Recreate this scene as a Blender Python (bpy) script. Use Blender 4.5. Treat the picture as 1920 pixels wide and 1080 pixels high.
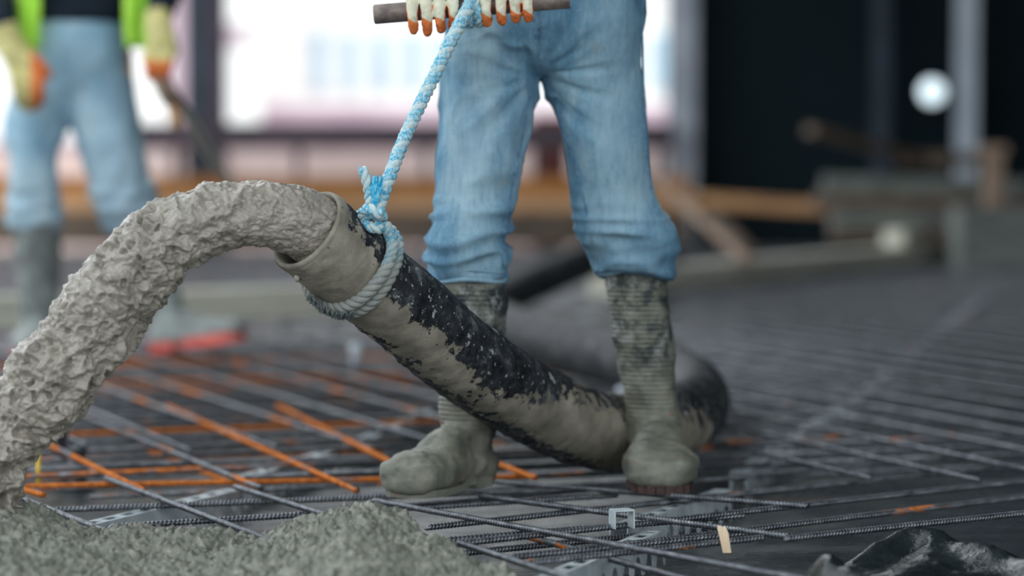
import bpy, bmesh, math, random
import numpy as np
from mathutils import Vector, Matrix
from mathutils.bvhtree import BVHTree

for o in list(bpy.data.objects):
    bpy.data.objects.remove(o, do_unlink=True)
SC = bpy.context.scene
COL = SC.collection
random.seed(7)
RNG = np.random.default_rng(7)

# ------------------------------------------------------------------ camera
F = 5333.0            # focal length in pixels of the 1920 frame (100 mm lens)
HZ = 280.0            # horizon row
CH = 0.65             # camera height above the reinforcement mat
PITCH = math.atan((540 - HZ) / F)
cam_d = bpy.data.cameras.new('camera')
cam_d.sensor_width = 36.0
cam_d.lens = 36.0 * F / 1920.0
cam_d.clip_end = 300
cam_d.dof.use_dof = True
cam_d.dof.focus_distance = 5.0
cam_d.dof.aperture_fstop = 1.6
cam = bpy.data.objects.new('camera', cam_d)
cam.location = (0, 0, CH)
cam.rotation_euler = (math.pi / 2 - PITCH, 0, 0)
COL.objects.link(cam)
SC.camera = cam

# ------------------------------------------------------------------ light
world = bpy.data.worlds.new('overcast_sky')
SC.world = world
world.use_nodes = True
bg = world.node_tree.nodes['Background']
bg.inputs['Color'].default_value = (0.90, 0.96, 1.0, 1)
bg.inputs['Strength'].default_value = 1.0
sun_d = bpy.data.lights.new('sun_offscreen', 'SUN')
sun_d.energy = 1.1
sun_d.angle = math.radians(6)
sun_d.color = (1.0, 0.96, 0.9)
sun = bpy.data.objects.new('sun_offscreen', sun_d)   # open sky behind the camera
sun.rotation_euler = Vector((0.25, -0.75, 1.0)).to_track_quat('Z', 'Y').to_euler()
sun.location = (-5, -10, 20)
COL.objects.link(sun)
vs = SC.view_settings
vs.view_transform = 'Standard'
vs.look = 'None'
vs.gamma = 1.0
vs.use_curve_mapping = False
vs.exposure = 0.95

# ------------------------------------------------------------------ pixel -> place
def ray(px, py):
    u, v = (px - 960) / F, (py - 540) / F
    c, s = math.cos(PITCH), math.sin(PITCH)
    return Vector((u, c - v * s, -s - v * c))
def P(px, py, Y):
    r = ray(px, py)
    return Vector((0, 0, CH)) + r * (Y / r.y)
def G(px, py, z=0.0):
    r = ray(px, py)
    return Vector((0, 0, CH)) + r * ((z - CH) / r.z)

# ------------------------------------------------------------------ numpy noise
def _h(i, j, k, s=0):
    n = (i * 374761393 + j * 668265263 + k * 2147483647 + s * 1274126177) & 0xffffffff
    n = ((n ^ (n >> 13)) * 1274126177) & 0xffffffff
    n = (n ^ (n >> 16)) & 0xffffffff
    return n / 4294967295.0
def vnoise(p, s=0):
    p = np.asarray(p, float)
    i = np.floor(p).astype(np.int64)
    f = p - i
    f = f * f * f * (f * (f * 6 - 15) + 10)
    r = 0
    for a in (0, 1):
        for b in (0, 1):
            for c in (0, 1):
                w = (f[:, 0] if a else 1 - f[:, 0]) * (f[:, 1] if b else 1 - f[:, 1]) * (f[:, 2] if c else 1 - f[:, 2])
                r = r + w * _h(i[:, 0] + a, i[:, 1] + b, i[:, 2] + c, s)
    return r * 2 - 1
def fbm(p, o=3, s=0):
    r, a = 0, 1.0
    for k in range(o):
        r = r + a * vnoise(np.asarray(p) * (2 ** k) + k * 17.3, s + k)
        a *= 0.5
    return r
def cell(p, s=0):
    p = np.asarray(p, float)
    i = np.floor(p).astype(np.int64)
    best = np.full(len(p), 9.0)
    for a in (-1, 0, 1):
        for b in (-1, 0, 1):
            for c in (-1, 0, 1):
                q = i + np.array([a, b, c])
                d = np.stack([q[:, k] + _h(q[:, 0], q[:, 1], q[:, 2], s + 5 * k) for k in range(3)], 1) - p
                best = np.minimum(best, (d ** 2).sum(1))
    return np.sqrt(best)
def sstep(a, b, x):
    t = np.clip((x - a) / (b - a), 0, 1)
    return t * t * (3 - 2 * t)

# ------------------------------------------------------------------ materials
def lin(r, g, b):
    def f(c):
        c /= 255.0
        return c / 12.92 if c <= 0.04045 else ((c + 0.055) / 1.055) ** 2.4
    return (f(r), f(g), f(b), 1)
class M:
    def __init__(s, name, rough=0.6, metal=0.0, spec=0.5):
        s.m = bpy.data.materials.new(name)
        s.m.use_nodes = True
        s.t = s.m.node_tree
        s.b = s.t.nodes['Principled BSDF']
        s.b.inputs['Roughness'].default_value = rough
        s.b.inputs['Metallic'].default_value = metal
        s.b.inputs['Specular IOR Level'].default_value = spec
        s.co = None
    def n(s, kind, **kw):
        x = s.t.nodes.new(kind)
        for k, v in kw.items():
            setattr(x, k, v)
        return x
    def l(s, a, b):
        s.t.links.new(a, b)
    def coord(s, scale=(1, 1, 1), rnd=False):
        tc = s.n('ShaderNodeTexCoord')
        mp = s.n('ShaderNodeMapping')
        mp.inputs['Scale'].default_value = scale
        s.l(tc.outputs['Object'], mp.inputs['Vector'])
        if rnd:
            oi = s.n('ShaderNodeObjectInfo')
            mu = s.n('ShaderNodeMath', operation='MULTIPLY')
            mu.inputs[1].default_value = 50
            s.l(oi.outputs['Random'], mu.inputs[0])
            s.l(mu.outputs[0], mp.inputs['Location'])
        return mp.outputs['Vector']
    def noise(s, scale, detail=4, rough=0.55, st=(1, 1, 1), rnd=False, dist=0.0):
        x = s.n('ShaderNodeTexNoise')
        x.inputs['Scale'].default_value = scale
        x.inputs['Detail'].default_value = detail
        x.inputs['Roughness'].default_value = rough
        x.inputs['Distortion'].default_value = dist
        s.l(s.coord(st, rnd), x.inputs['Vector'])
        return x.outputs['Fac']
    def vor(s, scale, st=(1, 1, 1)):
        x = s.n('ShaderNodeTexVoronoi')
        x.inputs['Scale'].default_value = scale
        s.l(s.coord(st), x.inputs['Vector'])
        return x.outputs['Distance']
    def ramp(s, fac, stops):
        x = s.n('ShaderNodeValToRGB')
        e = x.color_ramp.elements
        while len(e) < len(stops):
            e.new(0.5)
        for q, (p, c) in zip(e, stops):
            q.position = p
            q.color = c if len(c) == 4 else (*c, 1)
        s.l(fac, x.inputs['Fac'])
        return x.outputs['Color']
    def step(s, fac, a, b):
        x = s.n('ShaderNodeMapRange')
        x.inputs['From Min'].default_value = a
        x.inputs['From Max'].default_value = b
        s.l(fac, x.inputs['Value'])
        return x.outputs['Result']
    def mix(s, fac, a, b):
        x = s.n('ShaderNodeMix', data_type='RGBA')
        for v, k in ((fac, 0), (a, 6), (b, 7)):
            if hasattr(v, 'is_output') or hasattr(v, 'links'):
                s.l(v, x.inputs[k])
            else:
                x.inputs[k].default_value = v
        return x.outputs[2]
    def math(s, op, a, b=0.0):
        x = s.n('ShaderNodeMath', operation=op)
        for v, k in ((a, 0), (b, 1)):
            if hasattr(v, 'links'):
                s.l(v, x.inputs[k])
            else:
                x.inputs[k].default_value = v
        return x.outputs[0]
    def attr(s, name):
        x = s.n('ShaderNodeAttribute', attribute_name=name)
        return x.outputs['Fac']
    def color(s, c):
        if hasattr(c, 'links'):
            s.l(c, s.b.inputs['Base Color'])
        else:
            s.b.inputs['Base Color'].default_value = c
        return s
    def rough(s, r):
        s.l(r, s.b.inputs['Roughness'])
        return s
    def bump(s, h, strength=0.3, dist=0.01):
        x = s.n('ShaderNodeBump')
        x.inputs['Strength'].default_value = strength
        x.inputs['Distance'].default_value = dist
        s.l(h, x.inputs['Height'])
        if s.b.inputs['Normal'].links:
            s.l(s.b.inputs['Normal'].links[0].from_socket, x.inputs['Normal'])
        s.l(x.outputs['Normal'], s.b.inputs['Normal'])
        return s
def simple(name, c0, c1, scale=6, rough=0.6, metal=0.0, st=(1, 1, 1), bump=0.15, dist=0.004, spec=0.5, rnd=True, lo=0.35, hi=0.65):
    m = M(name, rough, metal, spec)
    f = m.noise(scale, 5, 0.6, st, rnd)
    m.color(m.ramp(f, [(lo, c0), (hi, c1)]))
    if bump:
        m.bump(m.noise(scale * 4, 5, 0.6, st, rnd), bump, dist)
    return m.m

MT = {}
def wet_concrete():
    m = M('wet_concrete', 0.36, 0, 0.6)
    c = m.ramp(m.noise(22, 6, 0.65), [(0.3, lin(112, 107, 97)), (0.5, lin(150, 143, 131)), (0.72, lin(172, 165, 153))])
    sp = m.step(m.noise(160, 3), 0.62, 0.7)
    c = m.mix(m.math('MULTIPLY', sp, 0.5), c, lin(190, 188, 180))
    m.color(c)
    m.bump(m.noise(85, 6, 0.68), 0.8, 0.007)
    m.bump(m.noise(260, 3, 0.6), 0.3, 0.002)
    m.rough(m.step(m.noise(90, 3), 0.12, 1.3))
    m.b.inputs['Coat Weight'].default_value = 0.8
    m.b.inputs['Coat Roughness'].default_value = 0.12
    return m.m
MT['concrete'] = wet_concrete()
def pile_concrete():
    m = M('slumped_concrete', 0.5, 0, 0.5)
    c = m.ramp(m.noise(30, 6, 0.65), [(0.3, lin(84, 88, 82)), (0.5, lin(122, 124, 114)), (0.72, lin(158, 158, 146))])
    c = m.mix(m.step(m.noise(120, 3), 0.63, 0.72), c, lin(176, 174, 160))
    m.color(c)
    m.bump(m.noise(110, 5, 0.65), 0.5, 0.006)
    return m.m
MT['pile'] = pile_concrete()
def hose_mat():
    m = M('slurry_smeared_rubber', 0.4, 0, 0.15)
    a = m.attr('coat')
    nz = m.noise(38, 6, 0.7, (1, 1, 1))
    f = m.math('ADD', a, m.math('MULTIPLY', m.math('SUBTRACT', nz, 0.5), 2.2))
    coat = m.step(f, 0.47, 0.53)
    black = m.ramp(m.noise(24, 6, 0.75), [(0.38, lin(24, 26, 29)), (0.55, lin(52, 55, 59)), (0.68, lin(104, 108, 110))])
    spl = m.step(m.noise(110, 4, 0.55), 0.65, 0.68)
    spl2 = m.step(m.noise(30, 5, 0.7), 0.63, 0.66)
    spl3 = m.math('MAXIMUM', spl, spl2)
    black = m.mix(m.math('MULTIPLY', spl3, 0.85), black, lin(178, 182, 182))
    gry = m.ramp(m.noise(14, 6, 0.6), [(0.3, lin(100, 96, 85)), (0.55, lin(138, 132, 119)), (0.78, lin(168, 161, 146))])
    m.color(m.mix(coat, black, gry))
    m.bump(coat, 0.7, 0.003)
    m.bump(m.noise(45, 6, 0.7), 0.5, 0.006)
    m.rough(m.step(coat, -4.0, 3.6))
    m.l(m.math('ADD', m.math('MULTIPLY', coat, 0.35), 0.12), m.b.inputs['Specular IOR Level'])
    return m.m
MT['hose'] = hose_mat()
def denim(name, dark, mid, light):
    m = M(name, 0.85, 0, 0.2)
    big = m.noise(7.5, 5, 0.6, (1.3, 1.0, 0.6))
    c = m.ramp(big, [(0.3, dark), (0.5, mid), (0.72, light)])
    c = m.mix(m.math('MULTIPLY', m.attr('deep'), 0.9), c, dark)
    c = m.mix(m.math('MULTIPLY', m.attr('fade'), 0.75), c, light)
    streak = m.noise(60, 4, 0.7, (2.0, 2.0, 0.22))
    c = m.mix(m.math('MULTIPLY', m.step(streak, 0.54, 0.75), 0.3), c, lin(164, 190, 205))
    c = m.mix(m.math('MULTIPLY', m.step(streak, 0.5, 0.25), 0.35), c, lin(42, 82, 120))
    weave = m.noise(420, 2, 0.5, (1, 1, 0.35))
    c = m.mix(m.math('MULTIPLY', m.step(weave, 0.5, 0.75), 0.35), c, lin(150, 180, 200))
    dirt = m.step(m.noise(13, 5, 0.7, (1, 1, 0.5)), 0.62, 0.74)
    c = m.mix(m.math('MULTIPLY', dirt, 0.4), c, lin(160, 152, 128))
    spot = m.step(m.noise(30, 3, 0.6, (1, 1, 0.3)), 0.72, 0.76)
    c = m.mix(m.math('MULTIPLY', spot, 0.55), c, lin(205, 198, 180))
    m.color(c)
    m.bump(m.noise(420, 2, 0.5), 0.15, 0.001)
    m.bump(m.noise(24, 4, 0.55, (1, 1, 1.8)), 0.3, 0.008)
    return m.m
MT['denim'] = denim('worn_blue_denim', lin(46, 84, 114), lin(102, 144, 168), lin(164, 190, 200))
MT['denim_pale'] = denim('washed_pale_denim', lin(110, 152, 180), lin(156, 192, 212), lin(196, 216, 224))
MT['seam'] = simple('denim_seam_thread', lin(50, 92, 130), lin(120, 160, 186), 90, 0.85, bump=0.4)
def boot_mat(name, c0, c1, rings):
    m = M(name, 0.42)
    c = m.ramp(m.noise(16, 6, 0.65, rnd=True), [(0.32, c0), (0.6, c1)])
    blk = m.step(m.noise(20, 6, 0.75, (1, 1, 1.3), rnd=True), 0.44, 0.56)
    hi = m.attr('shaft')
    c = m.mix(m.math('MULTIPLY', blk, m.step(hi, 0.0, 0.9)), c, lin(40, 47, 51) if rings else lin(112, 118, 116))
    pale = m.step(m.noise(19, 6, 0.75, rnd=True), 0.54, 0.64)
    c = m.mix(m.math('MULTIPLY', m.math('MULTIPLY', pale, 0.85), m.step(hi, 0.3, 1.0)), c, lin(150, 152, 150))
    red = m.step(m.noise(22, 4, 0.6, (1.6, 1.6, 0.7), rnd=True), 0.66, 0.70)
    c = m.mix(m.math('MULTIPLY', m.math('MULTIPLY', red, 0.6), m.step(hi, 0.05, 0.0)), c, lin(140, 70, 58))
    m.color(c)
    m.bump(m.noise(60, 5, 0.6), 0.45, 0.005)
    if rings:
        w = m.n('ShaderNodeTexWave', wave_type='BANDS', bands_direction='Z')
        w.inputs['Scale'].default_value = 34
        w.inputs['Distortion'].default_value = 0.6
        m.l(m.coord(), w.inputs['Vector'])
        m.bump(m.math('MULTIPLY', w.outputs['Fac'], m.math('MULTIPLY', m.attr('ring'), m.step(m.noise(14, 4), 0.25, 0.6))), 0.42, 0.004)
    m.rough(m.step(m.noise(30, 4), -0.6, 1.6))
    return m.m
MT['boot'] = boot_mat('mud_caked_rubber_boot', lin(84, 88, 80), lin(124, 124, 112), True)
MT['boot2'] = boot_mat('dusty_rubber_boot', lin(104, 112, 110), lin(156, 164, 162), False)
MT['sole'] = simple('dark_red_sole', lin(40, 26, 24), lin(74, 44, 40), 40, 0.6, bump=0.4)
MT['sole_red'] = simple('red_rubber_sole', lin(206, 84, 76), lin(236, 112, 100), 20, 0.6)
def rebar_mat(name, bias):
    m = M(name, 0.38, 0.75)
    r = m.step(m.noise(3.4, 5, 0.7, (1, 4, 4), True), bias, bias + 0.05)
    st = m.ramp(m.noise(40, 4, 0.6, (1, 3, 3), True), [(0.3, lin(70, 74, 80)), (0.6, lin(122, 126, 132)), (0.8, lin(176, 178, 180))])
    ru = m.ramp(m.noise(60, 4, 0.7, rnd=True), [(0.3, lin(140, 74, 26)), (0.55, lin(206, 116, 40)), (0.8, lin(228, 142, 60))])
    m.color(m.mix(r, st, ru))
    inv = m.step(r, 1.0, 0.0)
    m.l(m.math('MULTIPLY', inv, 0.75), m.b.inputs['Metallic'])
    m.rough(m.step(r, -0.85, 1.3))
    m.bump(m.noise(200, 3), 0.3, 0.001)
    return m.m
MT['bar_steel'] = rebar_mat('rebar_steel', 0.68)
MT['bar_mixed'] = rebar_mat('rebar_part_rusted', 0.57)
MT['bar_rust'] = rebar_mat('rebar_rusted', 0.36)
MT['galv'] = simple('galvanised_sheet', lin(158, 170, 176), lin(196, 206, 210), 18, 0.35, 0.0, bump=0.1)
MT['pipe'] = simple('worn_steel_pipe', lin(92, 82, 78), lin(142, 130, 122), 26, 0.5, 0.2, bump=0.3)
def rope_mat(name, c0, c1, c2):
    m = M(name, 0.8, 0, 0.2)
    f = m.noise(230, 4, 0.7, (1, 1, 0.6))
    c = m.ramp(f, [(0.40, c0), (0.5, c1), (0.58, c2)])
    c = m.mix(m.math('MULTIPLY', m.attr('dirt'), 0.9), c, lin(140, 140, 132))
    m.color(c)
    m.bump(m.noise(900, 2, 0.5), 0.5, 0.0012)
    return m.m
MT['rope'] = rope_mat('weathered_blue_rope', lin(70, 166, 204), lin(140, 194, 212), lin(196, 210, 212))
MT['rope2'] = rope_mat('pale_rope_strand', lin(150, 196, 212), lin(190, 210, 212), lin(206, 214, 210))
MT['rope3'] = rope_mat('bright_blue_fibre', lin(30, 160, 214), lin(66, 184, 224), lin(140, 208, 226))
MT['fringe'] = simple('slurry_soaked_fibre', lin(60, 72, 76), lin(120, 128, 126), 120, 0.7)
def glove_mat(name, cream0, cream1):
    m = M(name, 0.75, 0, 0.3)
    cr = m.ramp(m.noise(45, 5, 0.6), [(0.3, cream0), (0.65, cream1)])
    cr = m.mix(m.math('MULTIPLY', m.step(m.noise(32, 5, 0.7), 0.52, 0.68), 0.45), cr, lin(120, 116, 104))
    org = m.ramp(m.noise(40, 4, 0.6), [(0.3, lin(200, 96, 44)), (0.65, lin(238, 138, 78))])
    f = m.math('ADD', m.attr('palm'), m.math('MULTIPLY', m.math('SUBTRACT', m.noise(60, 4), 0.5), 0.5))
    m.color(m.mix(m.step(f, 0.42, 0.58), cr, org))
    m.bump(m.noise(380, 2), 0.35, 0.0015)
    return m.m
MT['glove'] = glove_mat('knit_and_rubber_glove', lin(206, 204, 178), lin(228, 226, 204))
MT['glove2'] = glove_mat('yellowed_work_glove', lin(196, 186, 116), lin(220, 212, 150))
MT['vest'] = simple('lime_safety_vest', lin(168, 236, 56), lin(194, 250, 96), 6, 0.7, bump=0.2)
MT['black_cloth'] = simple('dark_cotton', lin(20, 30, 42), lin(36, 46, 58), 12, 0.9, bump=0.2, spec=0.2)
MT['jacket'] = simple('grey_work_jacket', lin(44, 52, 60), lin(64, 72, 80), 12, 0.9, bump=0.2, spec=0.2)
MT['skin'] = simple('skin', lin(186, 138, 112), lin(204, 156, 130), 20, 0.55)
MT['wood_umber'] = simple('umber_timber', lin(120, 84, 50), lin(166, 124, 80), 5, 0.7, st=(1, 5, 5))
MT['wood_dust'] = simple('dusty_brown_timber', lin(130, 108, 92), lin(168, 146, 128), 5, 0.7, st=(1, 5, 5))
MT['wood_pale'] = simple('pale_timber', lin(196, 194, 178), lin(226, 224, 210), 5, 0.7, st=(1, 6, 6))
MT['wood_tan'] = simple('tan_formwork_timber', lin(176, 128, 84), lin(214, 170, 130), 4, 0.7, st=(1, 5, 5))
MT['wood_brown'] = simple('brown_formwork_timber', lin(140, 88, 34), lin(190, 126, 58), 4, 0.7, st=(1, 5, 5))
MT['wood_grey'] = simple('weathered_grey_timber', lin(84, 90, 88), lin(128, 134, 128), 5, 0.75, st=(1, 5, 5))
MT['wood_dark'] = simple('dark_brown_timber', lin(72, 62, 54), lin(112, 96, 82), 5, 0.75, st=(1, 5, 5))
MT['chip'] = simple('fresh_split_wood', lin(212, 186, 152), lin(236, 216, 188), 30, 0.7, st=(4, 4, 0.6))
def floor_mat():
    m = M('stained_formwork_deck', 0.35, 0, 0.5)
    c = m.ramp(m.noise(2.2, 6, 0.65, (0.5, 1.6, 1)), [(0.3, lin(30, 38, 42)), (0.5, lin(54, 62, 66)), (0.7, lin(90, 95, 95))])
    br = m.step(m.noise(3.3, 5, 0.7, (0.4, 1.6, 1)), 0.57, 0.66)
    c = m.mix(m.math('MULTIPLY', br, 0.55), c, lin(92, 68, 52))
    m.color(c)
    m.bump(m.noise(9, 6, 0.6, (0.5, 1.6, 1)), 0.35, 0.03)
    m.rough(m.step(m.noise(5, 5, 0.6), 0.15, 1.4))
    return m.m
MT['floor'] = floor_mat()
MT['darkwall'] = simple('near_black_teal_wall', lin(10, 26, 32), lin(16, 34, 41), 0.6, 0.8, bump=0.1, spec=0.2)
MT['ceil'] = simple('dark_steel_soffit', lin(46, 54, 58), lin(62, 70, 74), 1.5, 0.85)
MT['col_dark'] = simple('dark_blue_steel', lin(38, 52, 66), lin(54, 68, 84), 3, 0.55)
MT['col_purple'] = simple('mauve_grey_steel', lin(104, 92, 108), lin(126, 112, 128), 3, 0.6)
MT['col_pale'] = simple('pale_grey_column', lin(150, 158, 170), lin(190, 196, 206), 2, 0.7)
MT['stud'] = simple('bare_metal_stud', lin(200, 212, 226), lin(222, 232, 242), 3, 0.5, 0.0)
MT['facade'] = simple('white_render', lin(226, 226, 224), lin(240, 240, 238), 1, 0.8)
MT['facade2'] = simple('mauve_render', lin(176, 152, 166), lin(204, 184, 194), 1, 0.8)
MT['pane'] = simple('pale_blue_pane', lin(150, 182, 200), lin(178, 204, 218), 1, 0.25, bump=0)
MT['pink'] = simple('pinkish_hoarding', lin(206, 178, 170), lin(232, 208, 202), 2, 0.8)
MT['rail'] = simple('dark_guard_rail', lin(50, 44, 54), lin(80, 66, 76), 3, 0.6)
MT['redbrown'] = simple('red_brown_panel', lin(92, 46, 40), lin(124, 66, 58), 3, 0.7)
MT['street'] = simple('grey_street', lin(150, 148, 148), lin(176, 174, 172), 1, 0.8)
def sheet_mat():
    m = M('wet_black_film', 0.28, 0, 0.6)
    m.color(m.ramp(m.noise(9, 6, 0.65), [(0.35, lin(20, 28, 31)), (0.6, lin(36, 45, 47)), (0.8, lin(66, 74, 72))]))
    m.bump(m.noise(30, 5, 0.6), 0.5, 0.012)
    m.rough(m.step(m.noise(24, 5, 0.6), 0.30, 1.2))
    return m.m
MT['sheet'] = sheet_mat()
MT['plastic_dark'] = simple('dark_plastic', lin(40, 46, 52), lin(64, 70, 76), 20, 0.45)
MT['plastic_pale'] = simple('pale_plastic', lin(170, 180, 190), lin(206, 214, 222), 20, 0.4)
MT['yellow'] = simple('yellow_plastic', lin(214, 176, 40), lin(236, 200, 70), 20, 0.5)
MT['lampglass'] = simple('frosted_lamp_glass', lin(220, 230, 236), lin(236, 242, 246), 10, 0.3, bump=0)

# ------------------------------------------------------------------ object helpers
def tag(o, label=None, cat=None, group=None, kind=None):
    for k, v in (('label', label), ('category', cat), ('group', group), ('kind', kind)):
        if v:
            o[k] = v
    return o
def empty(name, loc, label, cat, group=None):
    o = bpy.data.objects.new(name, None)
    o.empty_display_size = 0.05
    o.location = loc
    COL.objects.link(o)
    return tag(o, label, cat, group)
def wloc(o):
    v = Vector(o.location)
    while o.parent:
        o = o.parent
        v += Vector(o.location)
    return v
class MB:
    def __init__(s):
        s.v, s.f = [], []
    def add(s, vs_, fs):
        o = len(s.v)
        s.v += [tuple(v) for v in vs_]
        s.f += [tuple(i + o for i in f) for f in fs]
        return o
    def box(s, lo, hi, mat=None):
        x0, y0, z0 = lo
        x1, y1, z1 = hi
        v = [Vector(p) for p in ((x0, y0, z0), (x1, y0, z0), (x1, y1, z0), (x0, y1, z0), (x0, y0, z1), (x1, y0, z1), (x1, y1, z1), (x0, y1, z1))]
        if mat:
            v = [mat @ p for p in v]
        s.add(v, [(3, 2, 1, 0), (4, 5, 6, 7), (0, 1, 5, 4), (1, 2, 6, 5), (2, 3, 7, 6), (3, 0, 4, 7)])
        return s
    def rings(s, R, cap0=True, cap1=True):
        n = len(R[0])
        o = s.add([p for r in R for p in r], [])
        for i in range(len(R) - 1):
            for j in range(n):
                k = (j + 1) % n
                s.f.append((o + i * n + j, o + i * n + k, o + (i + 1) * n + k, o + (i + 1) * n + j))
        for c, i, flip in ((cap0, 0, True), (cap1, len(R) - 1, False)):
            if c:
                ctr = sum((Vector(p) for p in R[i]), Vector()) / n
                q = s.add([ctr], [])
                for j in range(n):
                    k = (j + 1) % n
                    a, b = o + i * n + j, o + i * n + k
                    s.f.append((q, b, a) if flip else (q, a, b))
        return s
    def tube(s, path, rad, n=12, cap=True, round_ends=False):
        if not hasattr(rad, '__len__'):
            rad = [rad] * len(path)
        path = [Vector(p) for p in path]
        rad = list(rad)
        if round_ends:
            d0 = (path[0] - path[1]).normalized()
            d1 = (path[-1] - path[-2]).normalized()
            a, b, ra, rb = path[0], path[-1], rad[0], rad[-1]
            path = [a + d0 * ra * 0.95, a + d0 * ra * 0.7] + path + [b + d1 * rb * 0.7, b + d1 * rb * 0.95]
            rad = [ra * 0.3, ra * 0.72] + rad + [rb * 0.72, rb * 0.3]
        fr = frames(path)
        R = []
        for p, (t, u, w), r in zip(path, fr, rad):
            R.append([p + u * (r * math.cos(2 * math.pi * j / n)) + w * (r * math.sin(2 * math.pi * j / n)) for j in range(n)])
        return s.rings(R, cap, cap)
    def mesh(s, name):
        m = bpy.data.meshes.new(name)
        m.from_pydata(s.v, [], s.f)
        m.update()
        return m
    def build(s, name, mat, parent=None, smooth=True, at=None):
        return put(name, s.mesh(name), mat, parent, smooth, at)
def frames(path):
    T = []
    for i in range(len(path)):
        a, b = path[max(0, i - 1)], path[min(len(path) - 1, i + 1)]
        T.append((b - a).normalized())
    u = T[0].cross(Vector((0, 0, 1)))
    if u.length < 0.1:
        u = T[0].cross(Vector((0, 1, 0)))
    u.normalize()
    out = []
    for t in T:
        u = (u - t * u.dot(t)).normalized()
        out.append((t, u.copy(), t.cross(u)))
    return out
def put(name, me, mat, parent=None, smooth=True, at=None):
    o = bpy.data.objects.new(name, me)
    if mat is not None:
        me.materials.append(MT[mat] if isinstance(mat, str) else mat)
    base = wloc(parent) if parent else Vector((0, 0, 0))
    if at is None:
        if parent:
            loc = Vector((0, 0, 0))
        else:
            co = np.array([v.co for v in me.vertices])
            lo, hi = co.min(0), co.max(0)
            loc = Vector(((lo[0] + hi[0]) / 2, (lo[1] + hi[1]) / 2, lo[2]))
    else:
        loc = Vector(at)
    off = base + loc
    me.transform(Matrix.Translation(-off))
    o.location = loc
    if smooth:
        me.polygons.foreach_set('use_smooth', [True] * len(me.polygons))
    COL.objects.link(o)
    if parent:
        o.parent = parent
    return o
def coords(me):
    a = np.empty(len(me.vertices) * 3)
    me.vertices.foreach_get('co', a)
    return a.reshape(-1, 3)
def normals(me):
    a = np.empty(len(me.vertices) * 3)
    me.vertex_normals.foreach_get('vector', a)
    return a.reshape(-1, 3)
def setco(me, a):
    me.vertices.foreach_set('co', a.ravel())
    me.update()
def fattr(me, name, val):
    at = me.attributes.new(name, 'FLOAT', 'POINT')
    at.data.foreach_set('value', np.asarray(val, np.float32))
def remesh(mb, voxel, smooth=4):
    me = mb.mesh('tmp')
    bm = bmesh.new()
    bm.from_mesh(me)
    bmesh.ops.recalc_face_normals(bm, faces=bm.faces)
    bm.to_mesh(me)
    bm.free()
    o = bpy.data.objects.new('tmp', me)
    COL.objects.link(o)
    r = o.modifiers.new('r', 'REMESH')
    r.mode = 'VOXEL'
    r.voxel_size = voxel
    s = o.modifiers.new('s', 'SMOOTH')
    s.factor = 0.5
    s.iterations = smooth
    dg = bpy.context.evaluated_depsgraph_get()
    out = bpy.data.meshes.new_from_object(o.evaluated_get(dg))
    bpy.data.objects.remove(o, do_unlink=True)
    bpy.data.meshes.remove(me)
    return out
def spline(pts, n, extra=None):
    """Catmull-Rom through points (tuples of any length), n samples in all."""
    A = np.array([tuple(p) for p in pts], float)
    A = np.vstack([2 * A[0] - A[1], A, 2 * A[-1] - A[-2]])
    m = len(A) - 3
    out = []
    for q in np.linspace(0, m - 1e-9, n):
        i = int(q)
        t = q - i
        p0, p1, p2, p3 = A[i:i + 4]
        out.append(0.5 * (2 * p1 + (p2 - p0) * t + (2 * p0 - 5 * p1 + 4 * p2 - p3) * t * t + (3 * p1 - p0 - 3 * p2 + p3) * t ** 3))
    return np.array(out)
def vecs(a):
    return [Vector(p[:3]) for p in a]
def ell(c, rx, ry, n=40, pw=2.0):
    out = []
    for j in range(n):
        a = 2 * math.pi * j / n
        ca, sa = math.cos(a), math.sin(a)
        out.append(Vector((c[0] + rx * math.copysign(abs(ca) ** (2 / pw), ca), c[1] + ry * math.copysign(abs(sa) ** (2 / pw), sa), c[2])))
    return out
def plank(name, p0, p1, w, h, mat, label, cat, group=None, kind=None, roll=0.0, bevel=0.004):
    p0, p1 = Vector(p0), Vector(p1)
    d = p1 - p0
    x = d.normalized()
    y = Vector((0, 0, 1)).cross(x).normalized()
    z = x.cross(y)
    R = Matrix((x, y, z)).transposed().to_4x4()
    L = d.length
    bm = bmesh.new()
    bmesh.ops.create_cube(bm, size=1)
    bmesh.ops.scale(bm, vec=(L, w, h), verts=bm.verts)
    bmesh.ops.bevel(bm, geom=bm.edges[:], offset=min(bevel, w * 0.2, h * 0.2), segments=2, affect='EDGES')
    me = bpy.data.meshes.new(name)
    bm.to_mesh(me)
    bm.free()
    me.materials.append(MT[mat])
    o = bpy.data.objects.new(name, me)
    o.matrix_world = Matrix.Translation((p0 + p1) / 2) @ R @ Matrix.Rotation(roll, 4, 'X')
    COL.objects.link(o)
    return tag(o, label, cat, group, kind)

# ================================================================== SETTING
tag(MB().box((-9, -3, -0.30), (16, 21.0, -0.09)).build('floor', 'floor', smooth=False), kind='structure')
tag(MB().box((-1.0, -3.0, 8.0), (16, 21.0, 8.3)).build('ceiling_unseen', 'ceil', smooth=False), kind='structure')  # unseen slab, height and edges shaped to block sun and steer daylight
tag(MB().box((1.0, 4.2, 3.4), (4.9, 20.6, 3.7)).build('ceiling_unseen', 'ceil', smooth=False), kind='structure')  # added low soffit, never in view, shades the right half of the mat
xr = P(1304, 300, 20.6).x
tag(MB().box((xr, 20.6, -0.12), (16, 20.85, 8.05)).build('wall_back', 'darkwall', smooth=False), kind='structure')
tag(MB().box((4.9, 4.0, -0.12), (5.1, 20.6, 8.05)).build('wall_right_unseen', 'darkwall', smooth=False), kind='structure')  # unseen side wall, set close in to darken the right side
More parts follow.
